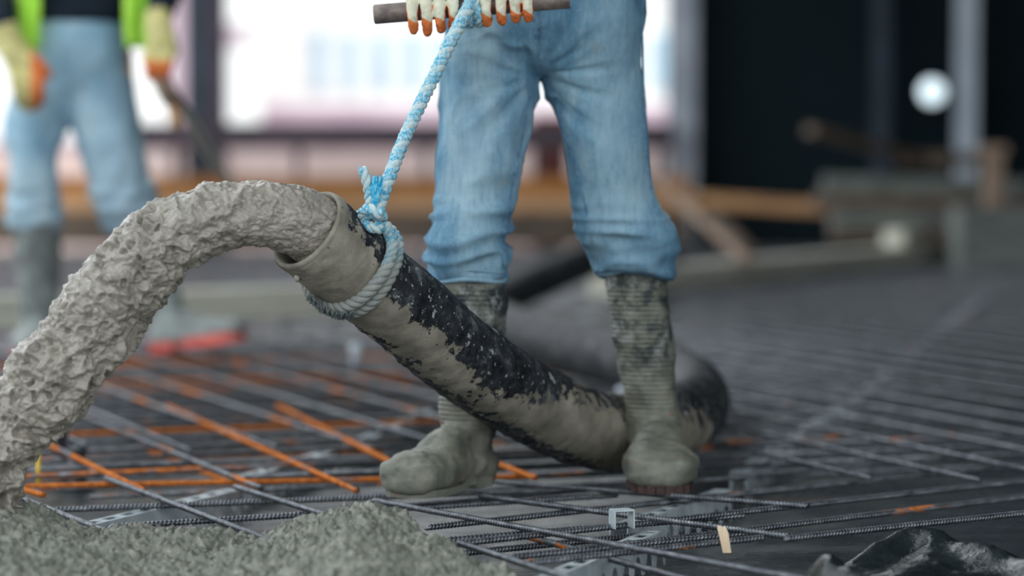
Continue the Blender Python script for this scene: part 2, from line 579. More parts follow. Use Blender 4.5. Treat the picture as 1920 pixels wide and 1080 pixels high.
# columns, rail, hoarding and edge boards at the far end of the slab
def column(name, px0, px1, Y, mat, label, depth=0.2, top=8.0):
    x0, x1 = P(px0, 200, Y).x, P(px1, 200, Y).x
    t = empty(name, ((x0 + x1) / 2, Y + depth / 2, -0.09), label, 'column')
    w = (x1 - x0)
    m = MB()
    m.box((x0, Y, -0.08), (x1, Y + 0.03, top))
    m.build('front_flange', mat, t, False)
    m = MB()
    m.box((x0, Y + depth - 0.03, -0.08), (x1, Y + depth, top))
    m.build('rear_flange', mat, t, False)
    m = MB()
    m.box((x0 + w * 0.4, Y + 0.03, -0.08), (x1 - w * 0.4, Y + depth - 0.03, top))
    m.build('web', mat, t, False)
    m = MB()
    m.box((x0 - 0.05, Y - 0.05, -0.09), (x1 + 0.05, Y + depth + 0.05, -0.075))
    m.build('base_plate', mat, t, False)
    return t
column('steel_column', 347, 386, 20.2, 'col_dark', 'dark blue steel column standing in front of the bright opening')
column('steel_column', 387, 421, 20.55, 'col_purple', 'mauve grey steel column directly behind the dark blue one')
column('wall_column', 1253, 1306, 20.3, 'col_pale', 'pale grey column at the edge of the dark wall', 0.25, 3.4)
column('wall_stud', 1638, 1668, 20.3, 'col_dark', 'dull dark blue metal stud against the black wall', 0.1, 3.4)
column('wall_stud', 1796, 1831, 20.25, 'stud', 'bright bare metal stud against the black wall', 0.1, 3.4)
t = empty('site_lamp', P(1750, 172, 20.2) + Vector((0, 0.25, 0)), 'round frosted lamp glowing on the dark wall between two studs', 'lamp')
c = P(1748, 172, 20.2)
m = MB()
for q in range(1):
    R = []
    for k in range(9):
        a = math.pi * k / 8
        R.append([Vector((c.x + 0.085 * math.sin(a) * math.cos(2 * math.pi * j / 20), c.y - 0.085 * math.cos(a), c.z + 0.085 * math.sin(a) * math.sin(2 * math.pi * j / 20))) for j in range(20)])
    m.rings(R, False, False)
lm = M('lit_lamp_glass', 0.3)
lm.color(lin(225, 235, 240))
lm.b.inputs['Emission Color'].default_value = (0.75, 0.92, 1, 1)
lm.b.inputs['Emission Strength'].default_value = 0.75
m.build('lamp_globe', lm.m, t)
m = MB()
m.tube([c + Vector((0.03, 0.07, 0)), c + Vector((0.03, 0.4, 0))], 0.09, 20)
m.build('lamp_housing', 'plastic_dark', t)

t = empty('guard_rail', P(756, 256, 20.05), 'dark horizontal guard rail on posts crossing the bright opening', 'rail')
a, b = P(250, 250, 20.05), P(1262, 250, 20.05)
MB().box((a.x, 20.02, a.z - 0.11), (b.x, 20.08, a.z + 0.07)).build('top_rail', 'rail', t, False)
for px in (330, 560, 800, 1010, 1235):
    x = P(px, 256, 20.1).x
    MB().box((x - 0.025, 20.08, -0.09), (x + 0.025, 20.13, a.z + 0.05)).build('post', 'rail', t, False)
plank('hoarding_board', (-6.5, 21.8, 0.25), (1.5, 21.8, 0.25), 0.04, 0.78, 'pink', 'low pinkish hoarding board below the guard rail', 'hoarding')
def edge_board(py0, py1, Y, px0, px1, mat, label):
    a0, a1 = P(px0, (py0 + py1) / 2, Y), P(px1, (py0 + py1) / 2, Y)
    return plank('edge_board', a0, a1, 0.08, (py1 - py0) * Y / F, mat, label, 'board', 'edge boards stacked at the slab end')
edge_board(332, 364, 19.6, -300, 1290, 'wood_brown', 'brown timber edge board, topmost of the stack below the guard rail')
edge_board(364, 396, 19.6, -300, 1290, 'wood_tan', 'pale tan timber edge board in the middle of the far stack')
edge_board(396, 460, 19.6, -300, 1290, 'wood_dark', 'dark brown timber edge board lying lowest on the far slab')
plank('long_board', P(1262, 372, 18.6), P(1730, 402, 16.8), 0.12, 0.08, 'wood_umber', 'orange brown board running along the foot of the black wall', 'board')
plank('red_barrier_panel', (P(998, 225, 20.4).x, 20.4, 0.40), (P(1064, 225, 20.4).x, 20.4, 0.40), 0.05, 0.98, 'redbrown', 'dark red panel seen between the legs of the hose worker', 'panel')
# timber stack and loose pieces on the right
gl = 'timbers stacked by the dark wall'
plank('stacked_timber', P(1545, 345, 16.4), P(1925, 352, 16.4), 0.2, 0.10, 'wood_grey', 'grey weathered timber on top of the stack by the black wall', 'timber', gl)
plank('stacked_timber', P(1530, 376, 16.4), P(1935, 384, 16.4), 0.3, 0.10, 'wood_dark', 'darker timber lying beneath the grey one in the stack', 'timber', gl)
plank('stacked_timber', P(1560, 408, 16.4), P(1945, 414, 16.4), 0.36, 0.09, 'wood_grey', 'broad grey timber at the bottom of the stack', 'timber', gl)
plank('stacked_timber', P(1560, 436, 16.4), P(1945, 441, 16.4), 0.36, 0.09, 'wood_dark', 'lowest dark timber carrying the stack by the black wall', 'timber', gl)
plank('loose_board', P(1518, 244, 15.9), P(1735, 300, 16.5), 0.10, 0.055, 'wood_dark', 'loose brown board slanting above the timber stack', 'board')
plank('loose_board', P(1690, 298, 16.5), P(1880, 300, 16.5), 0.12, 0.08, 'wood_dark', 'loose brown board lying flat on the timber stack', 'board')
t = empty('timber_post', P(1864, 400, 15.6), 'tan upright timber post on a wide foot beside the stack', 'post')
a = P(1864, 272, 15.6); bq = P(1866, 395, 15.6)
MB().box((a.x - 0.045, 15.56, bq.z), (a.x + 0.045, 15.66, a.z - 0.05)).build('shaft', 'wood_dust', t, False)
MB().box((a.x - 0.065, 15.54, a.z - 0.05), (a.x + 0.065, 15.68, a.z)).build('cap', 'wood_dust', t, False)
MB().box((a.x - 0.21, 15.4, -0.09), (a.x + 0.23, 15.85, bq.z + 0.02)).build('foot', 'wood_grey', t, False)
plank('leaning_stick', P(1232, 338, 14.8), P(1405, 492, 13.6), 0.04, 0.04, 'wood_dust', 'tan stick slanting down onto the pale beam behind the boot', 'stick')
plank('leaning_stick', P(1336, 400, 14.6), P(1412, 478, 14.3), 0.05, 0.06, 'wood_dark', 'brown stick leaning beside the longer tan one', 'stick')
# long pale beams across the mat
def on_mat(px, py):
    return G(px, py, 0.0)
b0, b1 = G(1130, 556), G(1990, 466)
up = Vector((0, 0, 0.055))
plank('pale_beam', b0 + up, b1 + up, 0.14, 0.11, 'wood_pale', 'long pale beam lying across the mat towards the timber stack', 'beam')
q = (b1 - b0).normalized()
c = b0 + (b1 - b0) * 0.56 + Vector((0, 0, 0.155))
plank('loose_block', c - q * 0.16, c + q * 0.16, 0.13, 0.09, 'wood_pale', 'short pale timber block lying on the long pale beam', 'block')
b0, b1 = G(-220, 622), G(940, 576)
plank('pale_beam', b0 + up, b1 + up, 0.14, 0.12, 'wood_pale', 'long pale beam lying behind the worker in the lime vest', 'beam')

# buildings and street outside
MB().box((-40, 21.05, -4.2), (30, 80, -4.0)).build('street', 'street', smooth=False)['kind'] = 'structure'
t = empty('office_building', (-1.5, 36, -4), 'white rendered building with rows of pale blue windows outside', 'building')
x0, x1 = P(424, 200, 36).x, P(1330, 200, 36).x
MB().box((x0, 36, -4.0), (x1, 44, 9)).build('wall', 'facade', t, False)
z0, z1 = P(0, 165, 36).z, P(0, 62, 36).z
for zz in (-2.2, 0, 2.2, 4.4):
    for px in list(range(586, 1330, 58)):
        xx = P(px, 100, 36).x
        w = MB().box((xx, 35.93, z0 + zz), (xx + 0.17, 35.99, z1 + zz)).build('window', 'pane', t, False)
MB().box((x0, 35.9, P(0, 232, 36).z - 0.6), (x1, 36.0, P(0, 200, 36).z)).build('plinth', 'facade2', t, False)
t = empty('house', (-7.5, 34, -4), 'mauve house with tall white window bays beyond the column', 'building')
xa, xb = P(-900, 200, 34).x, P(424, 200, 34).x
MB().box((xa, 34, -4), (xb, 35.85, 9)).build('wall', 'facade2', t, False)
for zz in (-1.4, 0.0, 1.4):
    for px in (-20, 100, 262, 432):
        xx = P(px, 100, 34).x
        MB().box((xx - 0.32, 33.9, 0.75 + zz), (xx + 0.36, 33.99, 1.85 + zz)).build('window_bay', 'facade', t, False)

# ================================================================== REINFORCEMENT
def ribbed_mesh(L, r=0.0050, pitch=0.0078, n=8):
    R = []
    k = int(L / pitch)
    for i in range(k):
        x = i * pitch
        for dx, rr in ((0, 1.0), (0.45, 1.0), (0.58, 1.22), (0.86, 1.22)):
            R.append([Vector((x + dx * pitch + 0.0035 * math.sin(2 * math.pi * j / n), rr * r * math.cos(2 * math.pi * j / n), rr * r * math.sin(2 * math.pi * j / n))) for j in range(n)])
    m = MB()
    m.rings(R)
    me = m.mesh('rebar')
    me.polygons.foreach_set('use_smooth', [True] * len(me.polygons))
    return me
def plain_mesh(L, r=0.0052, n=6):
    m = MB()
    k = max(2, int(L / 1.0))
    m.tube([Vector((L * i / k, 0.004 * math.sin(i * 2.1), 0)) for i in range(k + 1)], r, n)
    me = m.mesh('rebar')
    me.polygons.foreach_set('use_smooth', [True] * len(me.polygons))
    return me
CACHE = {}
def rebar(p0, p1, mat, group, label, ribbed=True):
    p0, p1 = Vector(p0), Vector(p1)
    d = p1 - p0
    L = round(d.length / 0.1) * 0.1 if d.length < 3 else round(d.length)
    L = max(L, 0.1)
    key = (round(L, 2), mat, ribbed)
    if key not in CACHE:
        me = ribbed_mesh(L) if ribbed else plain_mesh(L)
        me.materials.append(MT[mat])
        CACHE[key] = me
    o = bpy.data.objects.new('rebar', CACHE[key])
    o.location = p0
    o.rotation_euler = Vector((1, 0, 0)).rotation_difference(d.normalized()).to_euler()
    o.scale = (d.length / L, 1, 1)
    COL.objects.link(o)
    return tag(o, label, 'rebar', group)
LG = 'ribbed steel bars laid across the near mat'
LR = 'rusted bar ends lying on the near mat'
def ext(px0, py0, px1, py1, z):
    return G(px0, py0, z), G(px1, py1, z)
near = [
    # cross bars, left
    (-90, 914, 1010, 893, -0.020, 'bar_rust'), (60, 958, 1190, 913, -0.020, 'bar_steel'),
    (205, 988, 1160, 928, -0.020, 'bar_steel'), (-80, 880, 700, 858, -0.020, 'bar_mixed'),
    (-80, 868, 720, 846, -0.034, 'bar_rust'),
    # cross bars, right
    (800, 989, 1960, 865, -0.020, 'bar_steel'), (836, 1013, 1400, 966, -0.020, 'bar_steel'),
    (845, 1021, 1960, 897, -0.014, 'bar_steel'), (955, 1045, 1430, 997, -0.022, 'bar_steel'),
    (985, 1056, 1430, 1008, -0.014, 'bar_mixed'), (1130, 1026, 1980, 924, -0.032, 'bar_mixed'),
    (1473, 1010, 1980, 956, -0.008, 'bar_mixed'), (1180, 913, 1960, 842, -0.022, 'bar_steel'),
    (840, 1040, 1240, 1000, -0.045, 'bar_mixed'), (760, 948, 1180, 912, -0.040, 'bar_steel'),
    # bars running away, left
    (90, 833, 272, 921, -0.007, 'bar_rust'), (110, 760, 491, 916, -0.007, 'bar_mixed'),
    (310, 760, 671, 921, -0.007, 'bar_rust'), (20, 926, 250, 1016, -0.007, 'bar_steel'),
    (200, 897, 530, 1022, -0.007, 'bar_steel'), (440, 912, 760, 1012, -0.007, 'bar_steel'),
    (20, 912, 84, 929, -0.007, 'bar_rust'), (95, 855, 300, 932, -0.030, 'bar_mixed'), (520, 760, 760, 880, -0.007, 'bar_rust'),
    (280, 845, 520, 940, -0.035, 'bar_rust'),
    # bars running away, right
    (700, 938, 1580, 1100, -0.007, 'bar_steel'), (860, 1018, 1090, 1092, -0.007, 'bar_steel'),
    (930, 903, 1520, 950, -0.007, 'bar_steel'), (900, 930, 1480, 1006, -0.007, 'bar_steel'),
    (925, 866, 1006, 897, -0.007, 'bar_rust'), (985, 1005, 1300, 1090, -0.035, 'bar_mixed'),
]
for (a, b_, c_, d_, z, mt) in near:
    p0, p1 = ext(a, b_, c_, d_, z)
    lab = {'bar_rust': 'orange rusted reinforcing bar lying on the mat near the boots',
           'bar_steel': 'bare dark ribbed reinforcing bar lying on the mat near the boots',
           'bar_mixed': 'partly rusted ribbed reinforcing bar lying on the mat near the boots'}[mt]
    rebar(p0, p1, mt, {'bar_rust': 'rusted near bars', 'bar_steel': 'bare near bars', 'bar_mixed': 'partly rusted near bars'}[mt], lab)
# the mat going on behind
def inside(p):
    return abs(p.x) < p.y * 0.20 + 0.75
th = math.radians(21)
dA = Vector((math.cos(th), math.sin(th), 0))
dB = Vector((math.sin(th), -math.cos(th), 0))
def clip(p, d, ymin, ymax):
    ts = [t_ * 0.1 for t_ in range(-220, 221)]
    ok = [t_ for t_ in ts if ymin < (p + d * t_).y < ymax and inside(p + d * t_)]
    if not ok or ok[-1] - ok[0] < 0.4:
        return None
    return p + d * ok[0], p + d * ok[-1]
def far_bar(c2, kind, where):
    if kind == 'cross' and c2[0].x < 0.1 and c2[1].x > 0.9:
        f_ = (0.35 + RNG.uniform(-.25, .25) - c2[0].x) / (c2[1].x - c2[0].x)
        e_ = c2[0] + (c2[1] - c2[0]) * f_
        far_bar((c2[0], e_), kind, where)
        far_bar((e_ + dA * 0.02, c2[1]), kind, where)
        return
    mid = (c2[0] + c2[1]) / 2
    xk = mid.x if kind == 'cross' else (c2[0] if c2[0].y < c2[1].y else c2[1]).x + 0.1
    pr = ([.42, .40, .18] if kind == 'cross' else [.6, .38, .02]) if xk < 0.3 and (mid.y < 9.5 or kind != 'cross') else ([.75, .2, .05] if xk < 0.3 else ([.9, .1, 0] if kind == 'cross' else [1, 0, 0]))
    mt = RNG.choice(['bar_steel', 'bar_mixed', 'bar_rust'], p=pr)
    look = {'bar_steel': 'bare steel', 'bar_mixed': 'rust patched', 'bar_rust': 'orange rusted'}[mt]
    rebar(c2[0], c2[1], mt, look + ' ' + kind + ' bars of the far mat', look + ' reinforcing bar laid ' + where, False)
org_ = Vector((-0.3, 5.7, 0))
k = 0
s = 0.0
while s < 13.0:
    for z, off, keep in ((-0.021, 0.0, 1), (-0.055, 0.09, s < 4)):
        if not keep:
            continue
        p = org_ - dB * (s + off) + Vector((0, 0, z + RNG.uniform(-.004, .004)))
        c2 = clip(p, dA, 5.75, 19.3)
        if c2:
            k += 1
            far_bar(c2, 'cross', 'crosswise on the mat behind the boots')
    s += 0.165 if s < 4 else 0.30
s = -7.0
while s < 9.0:
    p = Vector((-0.3, 5.6, 0)) + dA * s + Vector((0, 0, -0.008 + RNG.uniform(-.002, .002)))
    c2 = clip(p, dB, (5.45 if s > 0.9 else 6.15) + RNG.uniform(0, 0.15), 19.0)
    if c2:
        far_bar(c2, 'lengthwise', 'lengthwise, running away over the mat')
    s += 0.19

# galvanised support strips
def strip_parts(L, w=0.034, h=0.062, pitch=0.066):
    n = max(2, int(L / pitch))
    top, fl = MB(), MB()
    th_ = 0.0022
    L = n * pitch
    top.box((0, -w / 2, -th_), (L, -w / 2 + 0.008, 0))
    top.box((0, w / 2 - 0.008, -th_), (L, w / 2, 0))
    for i in range(n + 1):
        x = min(i * pitch, L - 0.022)
        top.box((x, -w / 2 + 0.008, -th_), (x + 0.022, w / 2 - 0.008, 0))
    hb = h * 0.42
    # scalloped flange in the x-z plane
    for i in range(n):
        x0 = i * pitch
        pts = [(0, 0), (pitch, 0), (pitch, -h), (pitch - 0.007, -h)]
        for q in range(7):
            a = math.pi * q / 6
            pts.append((pitch / 2 + 0.5 * (pitch - 0.020) * math.cos(a), -hb - (h - hb) * (1 - math.sin(a) * 1.0) * 0.85))
        pts += [(0.007, -h), (0, -h)]
        nn = len(pts)
        v = [Vector((x0 + x, -th_ / 2, z)) for x, z in pts] + [Vector((x0 + x, th_ / 2, z)) for x, z in pts]
        f = [tuple(range(nn)), tuple(range(2 * nn - 1, nn - 1, -1))] + [(j, j + nn, (j + 1) % nn + nn, (j + 1) % nn) for j in range(nn)]
        fl.add(v, f)
    return top.mesh('top_plate'), fl.mesh('flange'), w
SCACHE = {}
def strip(p0, p1, label, group=None):
    p0, p1 = Vector(p0), Vector(p1)
    d = p1 - p0
    L = round(d.length, 1)
    if L not in SCACHE:
        a, b_, w = strip_parts(L)
        a.materials.append(MT['galv'])
        b_.materials.append(MT['galv'])
        SCACHE[L] = (a, b_, w)
    a, b_, w = SCACHE[L]
    t = empty('support_strip', p0, label, 'support strip', group)
    t.rotation_euler = (0, 0, math.atan2(d.y, d.x))
    for nm, me, y in (('top_plate', a, 0), ('flange', b_, -w / 2), ('flange', b_, w / 2)):
        o = bpy.data.objects.new(nm, me)
        o.location = (0, y, 0)
        COL.objects.link(o)
        o.parent = t
    return t
gs = 'galvanised strips under the bars'
zs = -0.028
strip(G(1000, 1092, zs), G(1232, 992, zs), 'galvanised scalloped support strip nearest the wood chip', gs)
strip(G(1160, 985, zs), G(1345, 921, zs), 'galvanised scalloped support strip reaching under the upright boot', gs)
strip(G(150, 985, zs), G(445, 915, zs), 'galvanised scalloped support strip beside the concrete heap', gs)
lb = 'galvanised support strip blurred under the bars behind the boots'
for a_, b_ in (((445, 897), (640, 838)), ((660, 832), (835, 752)), ((840, 750), (960, 700))):
    strip(G(*a_, zs), G(*b_, zs), lb, gs)
lb = 'galvanised support strip in the line running to the dark wall'
for a_, b_ in (((1385, 885), (1500, 810)), ((1505, 808), (1600, 748)), ((1605, 745), (1690, 680)), ((1695, 676), (1780, 605)), ((1785, 601), (1860, 545)), ((1864, 542), (1925, 498))):
    strip(G(*a_, -0.03), G(*b_, -0.03), lb, gs + ' on the right')
# small clip standing on the strip
t = empty('support_clip', G(1163, 990, -0.02), 'small bent galvanised clip standing open beside the strip', 'clip')
c = G(1148, 978, -0.004); dx = Vector((0.034, 0.012, 0)); dz = Vector((0, 0, 0.020)); dy = Vector((0.008, -0.002, 0))
for nm, q0, q1 in (('top', c + dz, c + dz + dx), ('side', c - dz * 0.6, c + dz), ('side', c + dx - dz * 0.6, c + dx + dz)):
    d = (q1 - q0).normalized()
    yv = Vector((-0.33, 0.94, 0)); zv = d.cross(yv)
    Rm = Matrix((d, yv, zv)).transposed().to_4x4()
    MB().box((0, -0.014, -0.0015), ((q1 - q0).length, 0.014, 0.0015), Matrix.Translation(q0) @ Rm).build(nm, 'galv', t, False)
# plastic spacers
def spacer(px, py, mat, label, sc=1.0):
    p = G(px, py, -0.03)
    t = empty('bar_spacer', (p.x, p.y, -0.09), label, 'spacer')
    z = -0.09
    for nm, prof in (('base', [(0.045, 0), (0.045, 0.008), (0.02, 0.03)]), ('stem', [(0.018, 0.028), (0.014, 0.1), (0.016, 0.104)]), ('cap', [(0.02, 0.10), (0.02, 0.118), (0.012, 0.124)])):
        R = [[Vector((p.x + sc * r * math.cos(2 * math.pi * j / 14), p.y + sc * r * math.sin(2 * math.pi * j / 14), z + sc * h)) for j in range(14)] for r, h in prof]
        MB().rings(R).build(nm, mat, t)
spacer(112, 858, 'plastic_dark', 'dark plastic bar spacer standing beside the concrete stream')
spacer(148, 868, 'plastic_dark', 'dark plastic bar spacer next to the yellow tipped peg', 0.8)
spacer(668, 690, 'plastic_pale', 'pale plastic bar spacer standing alone behind the hose', 1.1)
spacer(1168, 760, 'plastic_pale', 'white plastic bar spacer showing between hose and boot', 0.9)
p = G(72, 870)
tag(MB().tube([p + Vector((0, 0, -0.05)), p + Vector((0, 0, 0.028))], 0.005, 8).build('marker_peg', 'yellow'), 'thin yellow marker peg beside the concrete stream', 'peg')

# wood chip
c = G(1362, 1036, -0.03)
m = MB()
prof = [(-0.006, 0.0), (-0.008, 0.02), (-0.011, 0.043), (-0.008, 0.047), (-0.001, 0.044), (0.003, 0.046), (0.007, 0.033), (0.008, 0.0)]
n = len(prof)
lean = -0.12
v = [c + Vector((x - 0.0 + lean * z, -0.004, z)) for x, z in prof] + [c + Vector((x * 0.8 + lean * z, 0.006, z * 0.96)) for x, z in prof]
m.add(v, [tuple(range(n)), tuple(range(2 * n - 1, n - 1, -1))] + [(j, j + n, (j + 1) % n + n, (j + 1) % n) for j in range(n)])
tag(m.build('wood_chip', 'chip', smooth=False), 'pale splintered wood chip standing upright among the bars', 'wood chip')

# ================================================================== CONCRETE HEAP
zr_px = np.array([-200, 0, 60, 110, 220, 330, 430, 500, 590, 640, 690, 740, 790, 840, 900, 980, 1060])
zr_py = np.array([895, 922, 938, 955, 980, 990, 988, 982, 964, 950, 938, 952, 975, 1006, 1040, 1076, 1110])
Ypk = np.interp(zr_px, [-200, 740, 980, 1060], [4.85, 4.80, 4.40, 4.25])
zr_z = np.array([P(0, y, Y).z for y, Y in zip(zr_py, Ypk)])
zr_x = np.array([P(x, 900, Y).x for x, Y in zip(zr_px, Ypk)])
nx, ny = 560, 330
xs = np.linspace(-1.12, 0.20, nx)
ys = np.linspace(3.95, 5.02, ny)
Xg, Yg = np.meshgrid(xs, ys)
zr = np.interp(Xg, zr_x, zr_z)
yp = np.interp(Xg, zr_x, Ypk)
fall = sstep(0.15, 0.0, Yg - yp)
low = np.where(Yg < yp, -0.03 * (yp - Yg) / 0.5, 0)
right = sstep(0.16, 0.0, Xg)
Z = -0.095 + (zr + low + 0.085) * fall * right
pts = np.stack([Xg.ravel(), Yg.ravel(), Z.ravel()], 1)
amp = sstep(0.0, 0.5, (fall * right).ravel())
wp = pts + 0.005 * np.stack([vnoise(pts * 50, k_) for k_ in (24, 25, 26)], 1)
lump = 0.012 * fbm(pts * 14, 3, 3) + 0.016 * (0.5 - cell(wp * 58, 4)) + 0.010 * (0.5 - cell(wp * 115, 9)) + 0.004 * fbm(pts * 120, 2, 8)
pts[:, 2] += lump * amp
pts[:, 0] += 0.004 * vnoise(pts * 80, 21) * amp
pts[:, 1] += 0.004 * vnoise(pts * 80, 22) * amp
m = MB()
m.v = [tuple(p) for p in pts]
m.f = [(j * nx + i, j * nx + i + 1, (j + 1) * nx + i + 1, (j + 1) * nx + i) for j in range(ny - 1) for i in range(nx - 1)]
tag(m.build('concrete_heap', 'pile'), 'lumpy heap of freshly poured grey concrete on the bars', 'concrete')

# ================================================================== CONCRETE STREAM
st = [(655, 488, 64, 4.97), (602, 442, 66, 4.935), (562, 418, 67, 4.91), (505, 402, 64, 4.89), (445, 402, 63, 4.87), (388, 413, 66, 4.86), (333, 437, 70, 4.85), (286, 472, 75, 4.84),
      (240, 522, 80, 4.83), (196, 577, 83, 4.82), (156, 632, 84, 4.81), (116, 687, 83, 4.80), (74, 742, 82, 4.80), (30, 795, 72, 4.79), (2, 850, 58, 4.78), (-12, 905, 58, 4.78), (-25, 965, 70, 4.78), (-30, 1010, 80, 4.77)]
S = spline(st, 520)
NA = 260
path = [P(a[0], a[1], a[3]) for a in S]
fr = frames(path)
V = np.zeros((len(S), NA, 3)); Nn = np.zeros_like(V)
for i, (p, (t_, u, w), a) in enumerate(zip(path, fr, S)):
    r = a[2] * a[3] / F * 0.97
    for_ = np.linspace(0, 2 * np.pi, NA, endpoint=False)
    d = np.outer(np.cos(for_), np.array(u)) + np.outer(np.sin(for_), np.array(w))
    V[i] = np.array(p) + d * r
    Nn[i] = d
Vf, Nf = V.reshape(-1, 3), Nn.reshape(-1, 3)
q = np.repeat(np.linspace(0, 1, len(S)), NA)
ra = 0.12 + 0.88 * sstep(0.12, 0.42, q)
Wp = Vf + 0.006 * np.stack([vnoise(Vf * 60, k_) for k_ in (43, 44, 45)], 1)
disp = 0.011 * fbm(Vf * 20, 2, 31) * (0.3 + 0.7 * sstep(.2, .6, q))
disp += ra * (0.011 * (0.45 - np.abs(vnoise(Wp * 38, 33))) + 0.0055 * fbm(Wp * np.array([60, 60, 72]), 3, 35) + 0.003 * (0.45 - cell(Wp * 110, 37)))
disp += (1 - ra) * (0.0022 * fbm(Wp * 130, 2, 46) + 0.0012 * vnoise(Wp * 330, 47))
disp -= ra * 0.008 * sstep(0.40, 0.62, vnoise(Wp * 75, 39))
disp -= 0.020 * sstep(0.35, 0.75, vnoise(Vf * 34, 41)) * sstep(.55, .8, q)
Vf = Vf + Nf * disp[:, None]
m = MB()
m.rings([[tuple(p) for p in row] for row in Vf.reshape(len(S), NA, 3)])
tag(m.build('concrete_stream', 'concrete'), 'thick grey stream of wet concrete arching out of the hose', 'concrete')

# ================================================================== HOSE
RH = 0.078
hp = [P(578, 432, 4.92), P(612, 459, 4.945), P(650, 491, 4.98), P(770, 589, 5.10), P(858, 665, 5.22), P(967, 739, 5.39), P(1075, 795, 5.58)]
zg = RH - 0.004
hp += [Vector((0.215, 5.76, zg)), Vector((0.315, 5.93, zg)), Vector((0.395, 6.25, zg)), Vector((0.43, 6.7, zg)), Vector((0.41, 7.2, zg)), Vector((0.31, 7.75, zg)), Vector((0.15, 8.4, zg)),
       Vector((-0.02, 9.2, zg)), Vector((-0.12, 10.2, zg)), Vector((-0.02, 11.2, zg)), Vector((0.22, 12.0, 0.14)), Vector((0.50, 12.7, 0.205)), Vector((0.70, 13.7, 0.12)), Vector((0.85, 16.0, zg)), Vector((0.98, 18.8, zg))]
hs = vecs(spline(hp, 640))
hfr = frames(hs)
hose = empty('concrete_hose', (0.2, 5.75, 0), 'thick black rubber concrete pump hose smeared with slurry, lying between the boots', 'hose')
N = 56
rings_, coat = [], []
upn = Vector((0.585, 0, 0.81)).normalized()
sx = np.array([560, 640, 690, 715, 735, 800, 850, 885, 930, 985, 1040, 1200, 1330])
hi_ = np.array([0.95, 0.6, 0.1, 0.05, 0.05, 0.05, -0.1, -0.28, 0.15, 0.62, 0.9, 0.9, 0.3])
lo_ = np.array([-2, -2, -1.2, -1.0, -.95, -.85, -.75, -.7, -.7, -.6, -.6, -.6, -.2])
for i, (p, (t_, u, w)) in enumerate(zip(hs, hfr)):
    px = 960 + p.x / p.y * F
    h_, l_ = np.interp(px, sx, hi_), np.interp(px, sx, lo_)
    row = []
    for j in range(N):
        a = 2 * math.pi * j / N
        d = u * math.cos(a) + w * math.sin(a)
        row.append(p + d * RH)
        tt = d.dot(upn)
        c_ = 0.5 + 1.1 * min(h_ - tt, tt - l_)
        if p.y > 6.05:
            c_ = 0.05
        coat.append(max(0.0, min(1.0, c_)))
    rings_.append(row)
m = MB()
m.rings(rings_, False, True)
coat.append(0.2)
me = m.mesh('hose_body')
fattr(me, 'coat', coat)
co = coords(me); nn = normals(me)
cc = np.array(coat)
co += nn * (0.0025 * sstep(0.4, 0.7, cc + 0.5 * vnoise(co * 45, 51)) + 0.0012 * fbm(co * 60, 2, 52))[:, None]
setco(me, co)
put('hose_body', me, 'hose', hose)
# inner wall and rounded lip at the mouth
t_, u, w = hfr[0]
m = MB()
R = []
for d, r in ((0.16, 0.064), (0.05, 0.065), (0.006, 0.067), (-0.004, 0.071), (-0.006, 0.076), (-0.002, 0.0785), (0.006, 0.0805), (0.014, 0.0805), (0.02, 0.078)):
    R.append([hs[0] + t_ * d + (u * math.cos(2 * math.pi * j / N) + w * math.sin(2 * math.pi * j / N)) * r for j in range(N)])
m.rings(R, False, False)
me = m.mesh('mouth_lip')
fattr(me, 'coat', [0.9 if i > N else 0.8 for i in range(len(me.vertices))])
put('mouth_lip', me, 'hose', hose)
# drips under the lip
for k, (px, py, r) in enumerate(((557, 520, 0.005), (574, 512, 0.007))):
    c = P(px, py, 4.90)
    m = MB()
    m.tube([c + Vector((0.003, 0.02, 0.014)), c + Vector((0.001, 0.008, 0.006)), c, c - Vector((0, 0, r))], [r * 0.9, r * 1.1, r * 1.1, r * 0.7], 10, True, True)
    m.build('slurry_drip', 'concrete', hose)

# ================================================================== ROPE
rope = empty('tie_rope', P(700, 420, 4.95), 'twisted pale blue rope tied round the hose and looped over the pipe', 'rope')
def strands(path, R, n=3, pitch=0.043, mats=('rope', 'rope2', 'rope'), name='strand', dirt=None, rs=None, parent=rope, seg=9, ph=0.0):
    path = [Vector(p) for p in path]
    fr_ = frames(path)
    L = [0.0]
    for a, b_ in zip(path, path[1:]):
        L.append(L[-1] + (b_ - a).length)
    for k in range(n):
        pp = []
        for p, (t_, u, w), l_ in zip(path, fr_, L):
            a = 2 * math.pi * (k / n + l_ / pitch) + ph
            pp.append(p + (u * math.cos(a) + w * math.sin(a)) * R * 0.5)
        m = MB()
        m.tube(pp, rs or R * 0.58, seg, True, True)
        me = m.mesh(name)
        co = coords(me)
        dd = np.zeros(len(co)) if dirt is None else dirt(co)
        fattr(me, 'dirt', dd)
        co += normals(me) * (0.0008 * vnoise(co * 400, 61 + k))[:, None]
        setco(me, co)
        put(name, me, mats[k % len(mats)], parent)
def dense(pts, step=0.004):
    A = spline(pts, 40 * len(pts))
    L = np.concatenate([[0], np.cumsum(np.linalg.norm(np.diff(A[:, :3], axis=0), axis=1))])
    n = int(L[-1] / step)
    s_ = np.linspace(0, L[-1], n)
    return [Vector([np.interp(x, L, A[:, k_]) for k_ in range(3)]) for x in s_]
PY = 5.20
line = [P(706, 408, 4.925), P(716, 372, 4.945), P(733, 325, 4.97), P(757, 262, 5.01), P(786, 200, 5.05), P(819, 132, 5.09), P(851, 66, 5.13), P(872, 25, 5.155), P(882, 4, 5.165), P(890, -18, 5.178)]
strands(dense(line), 0.0118)
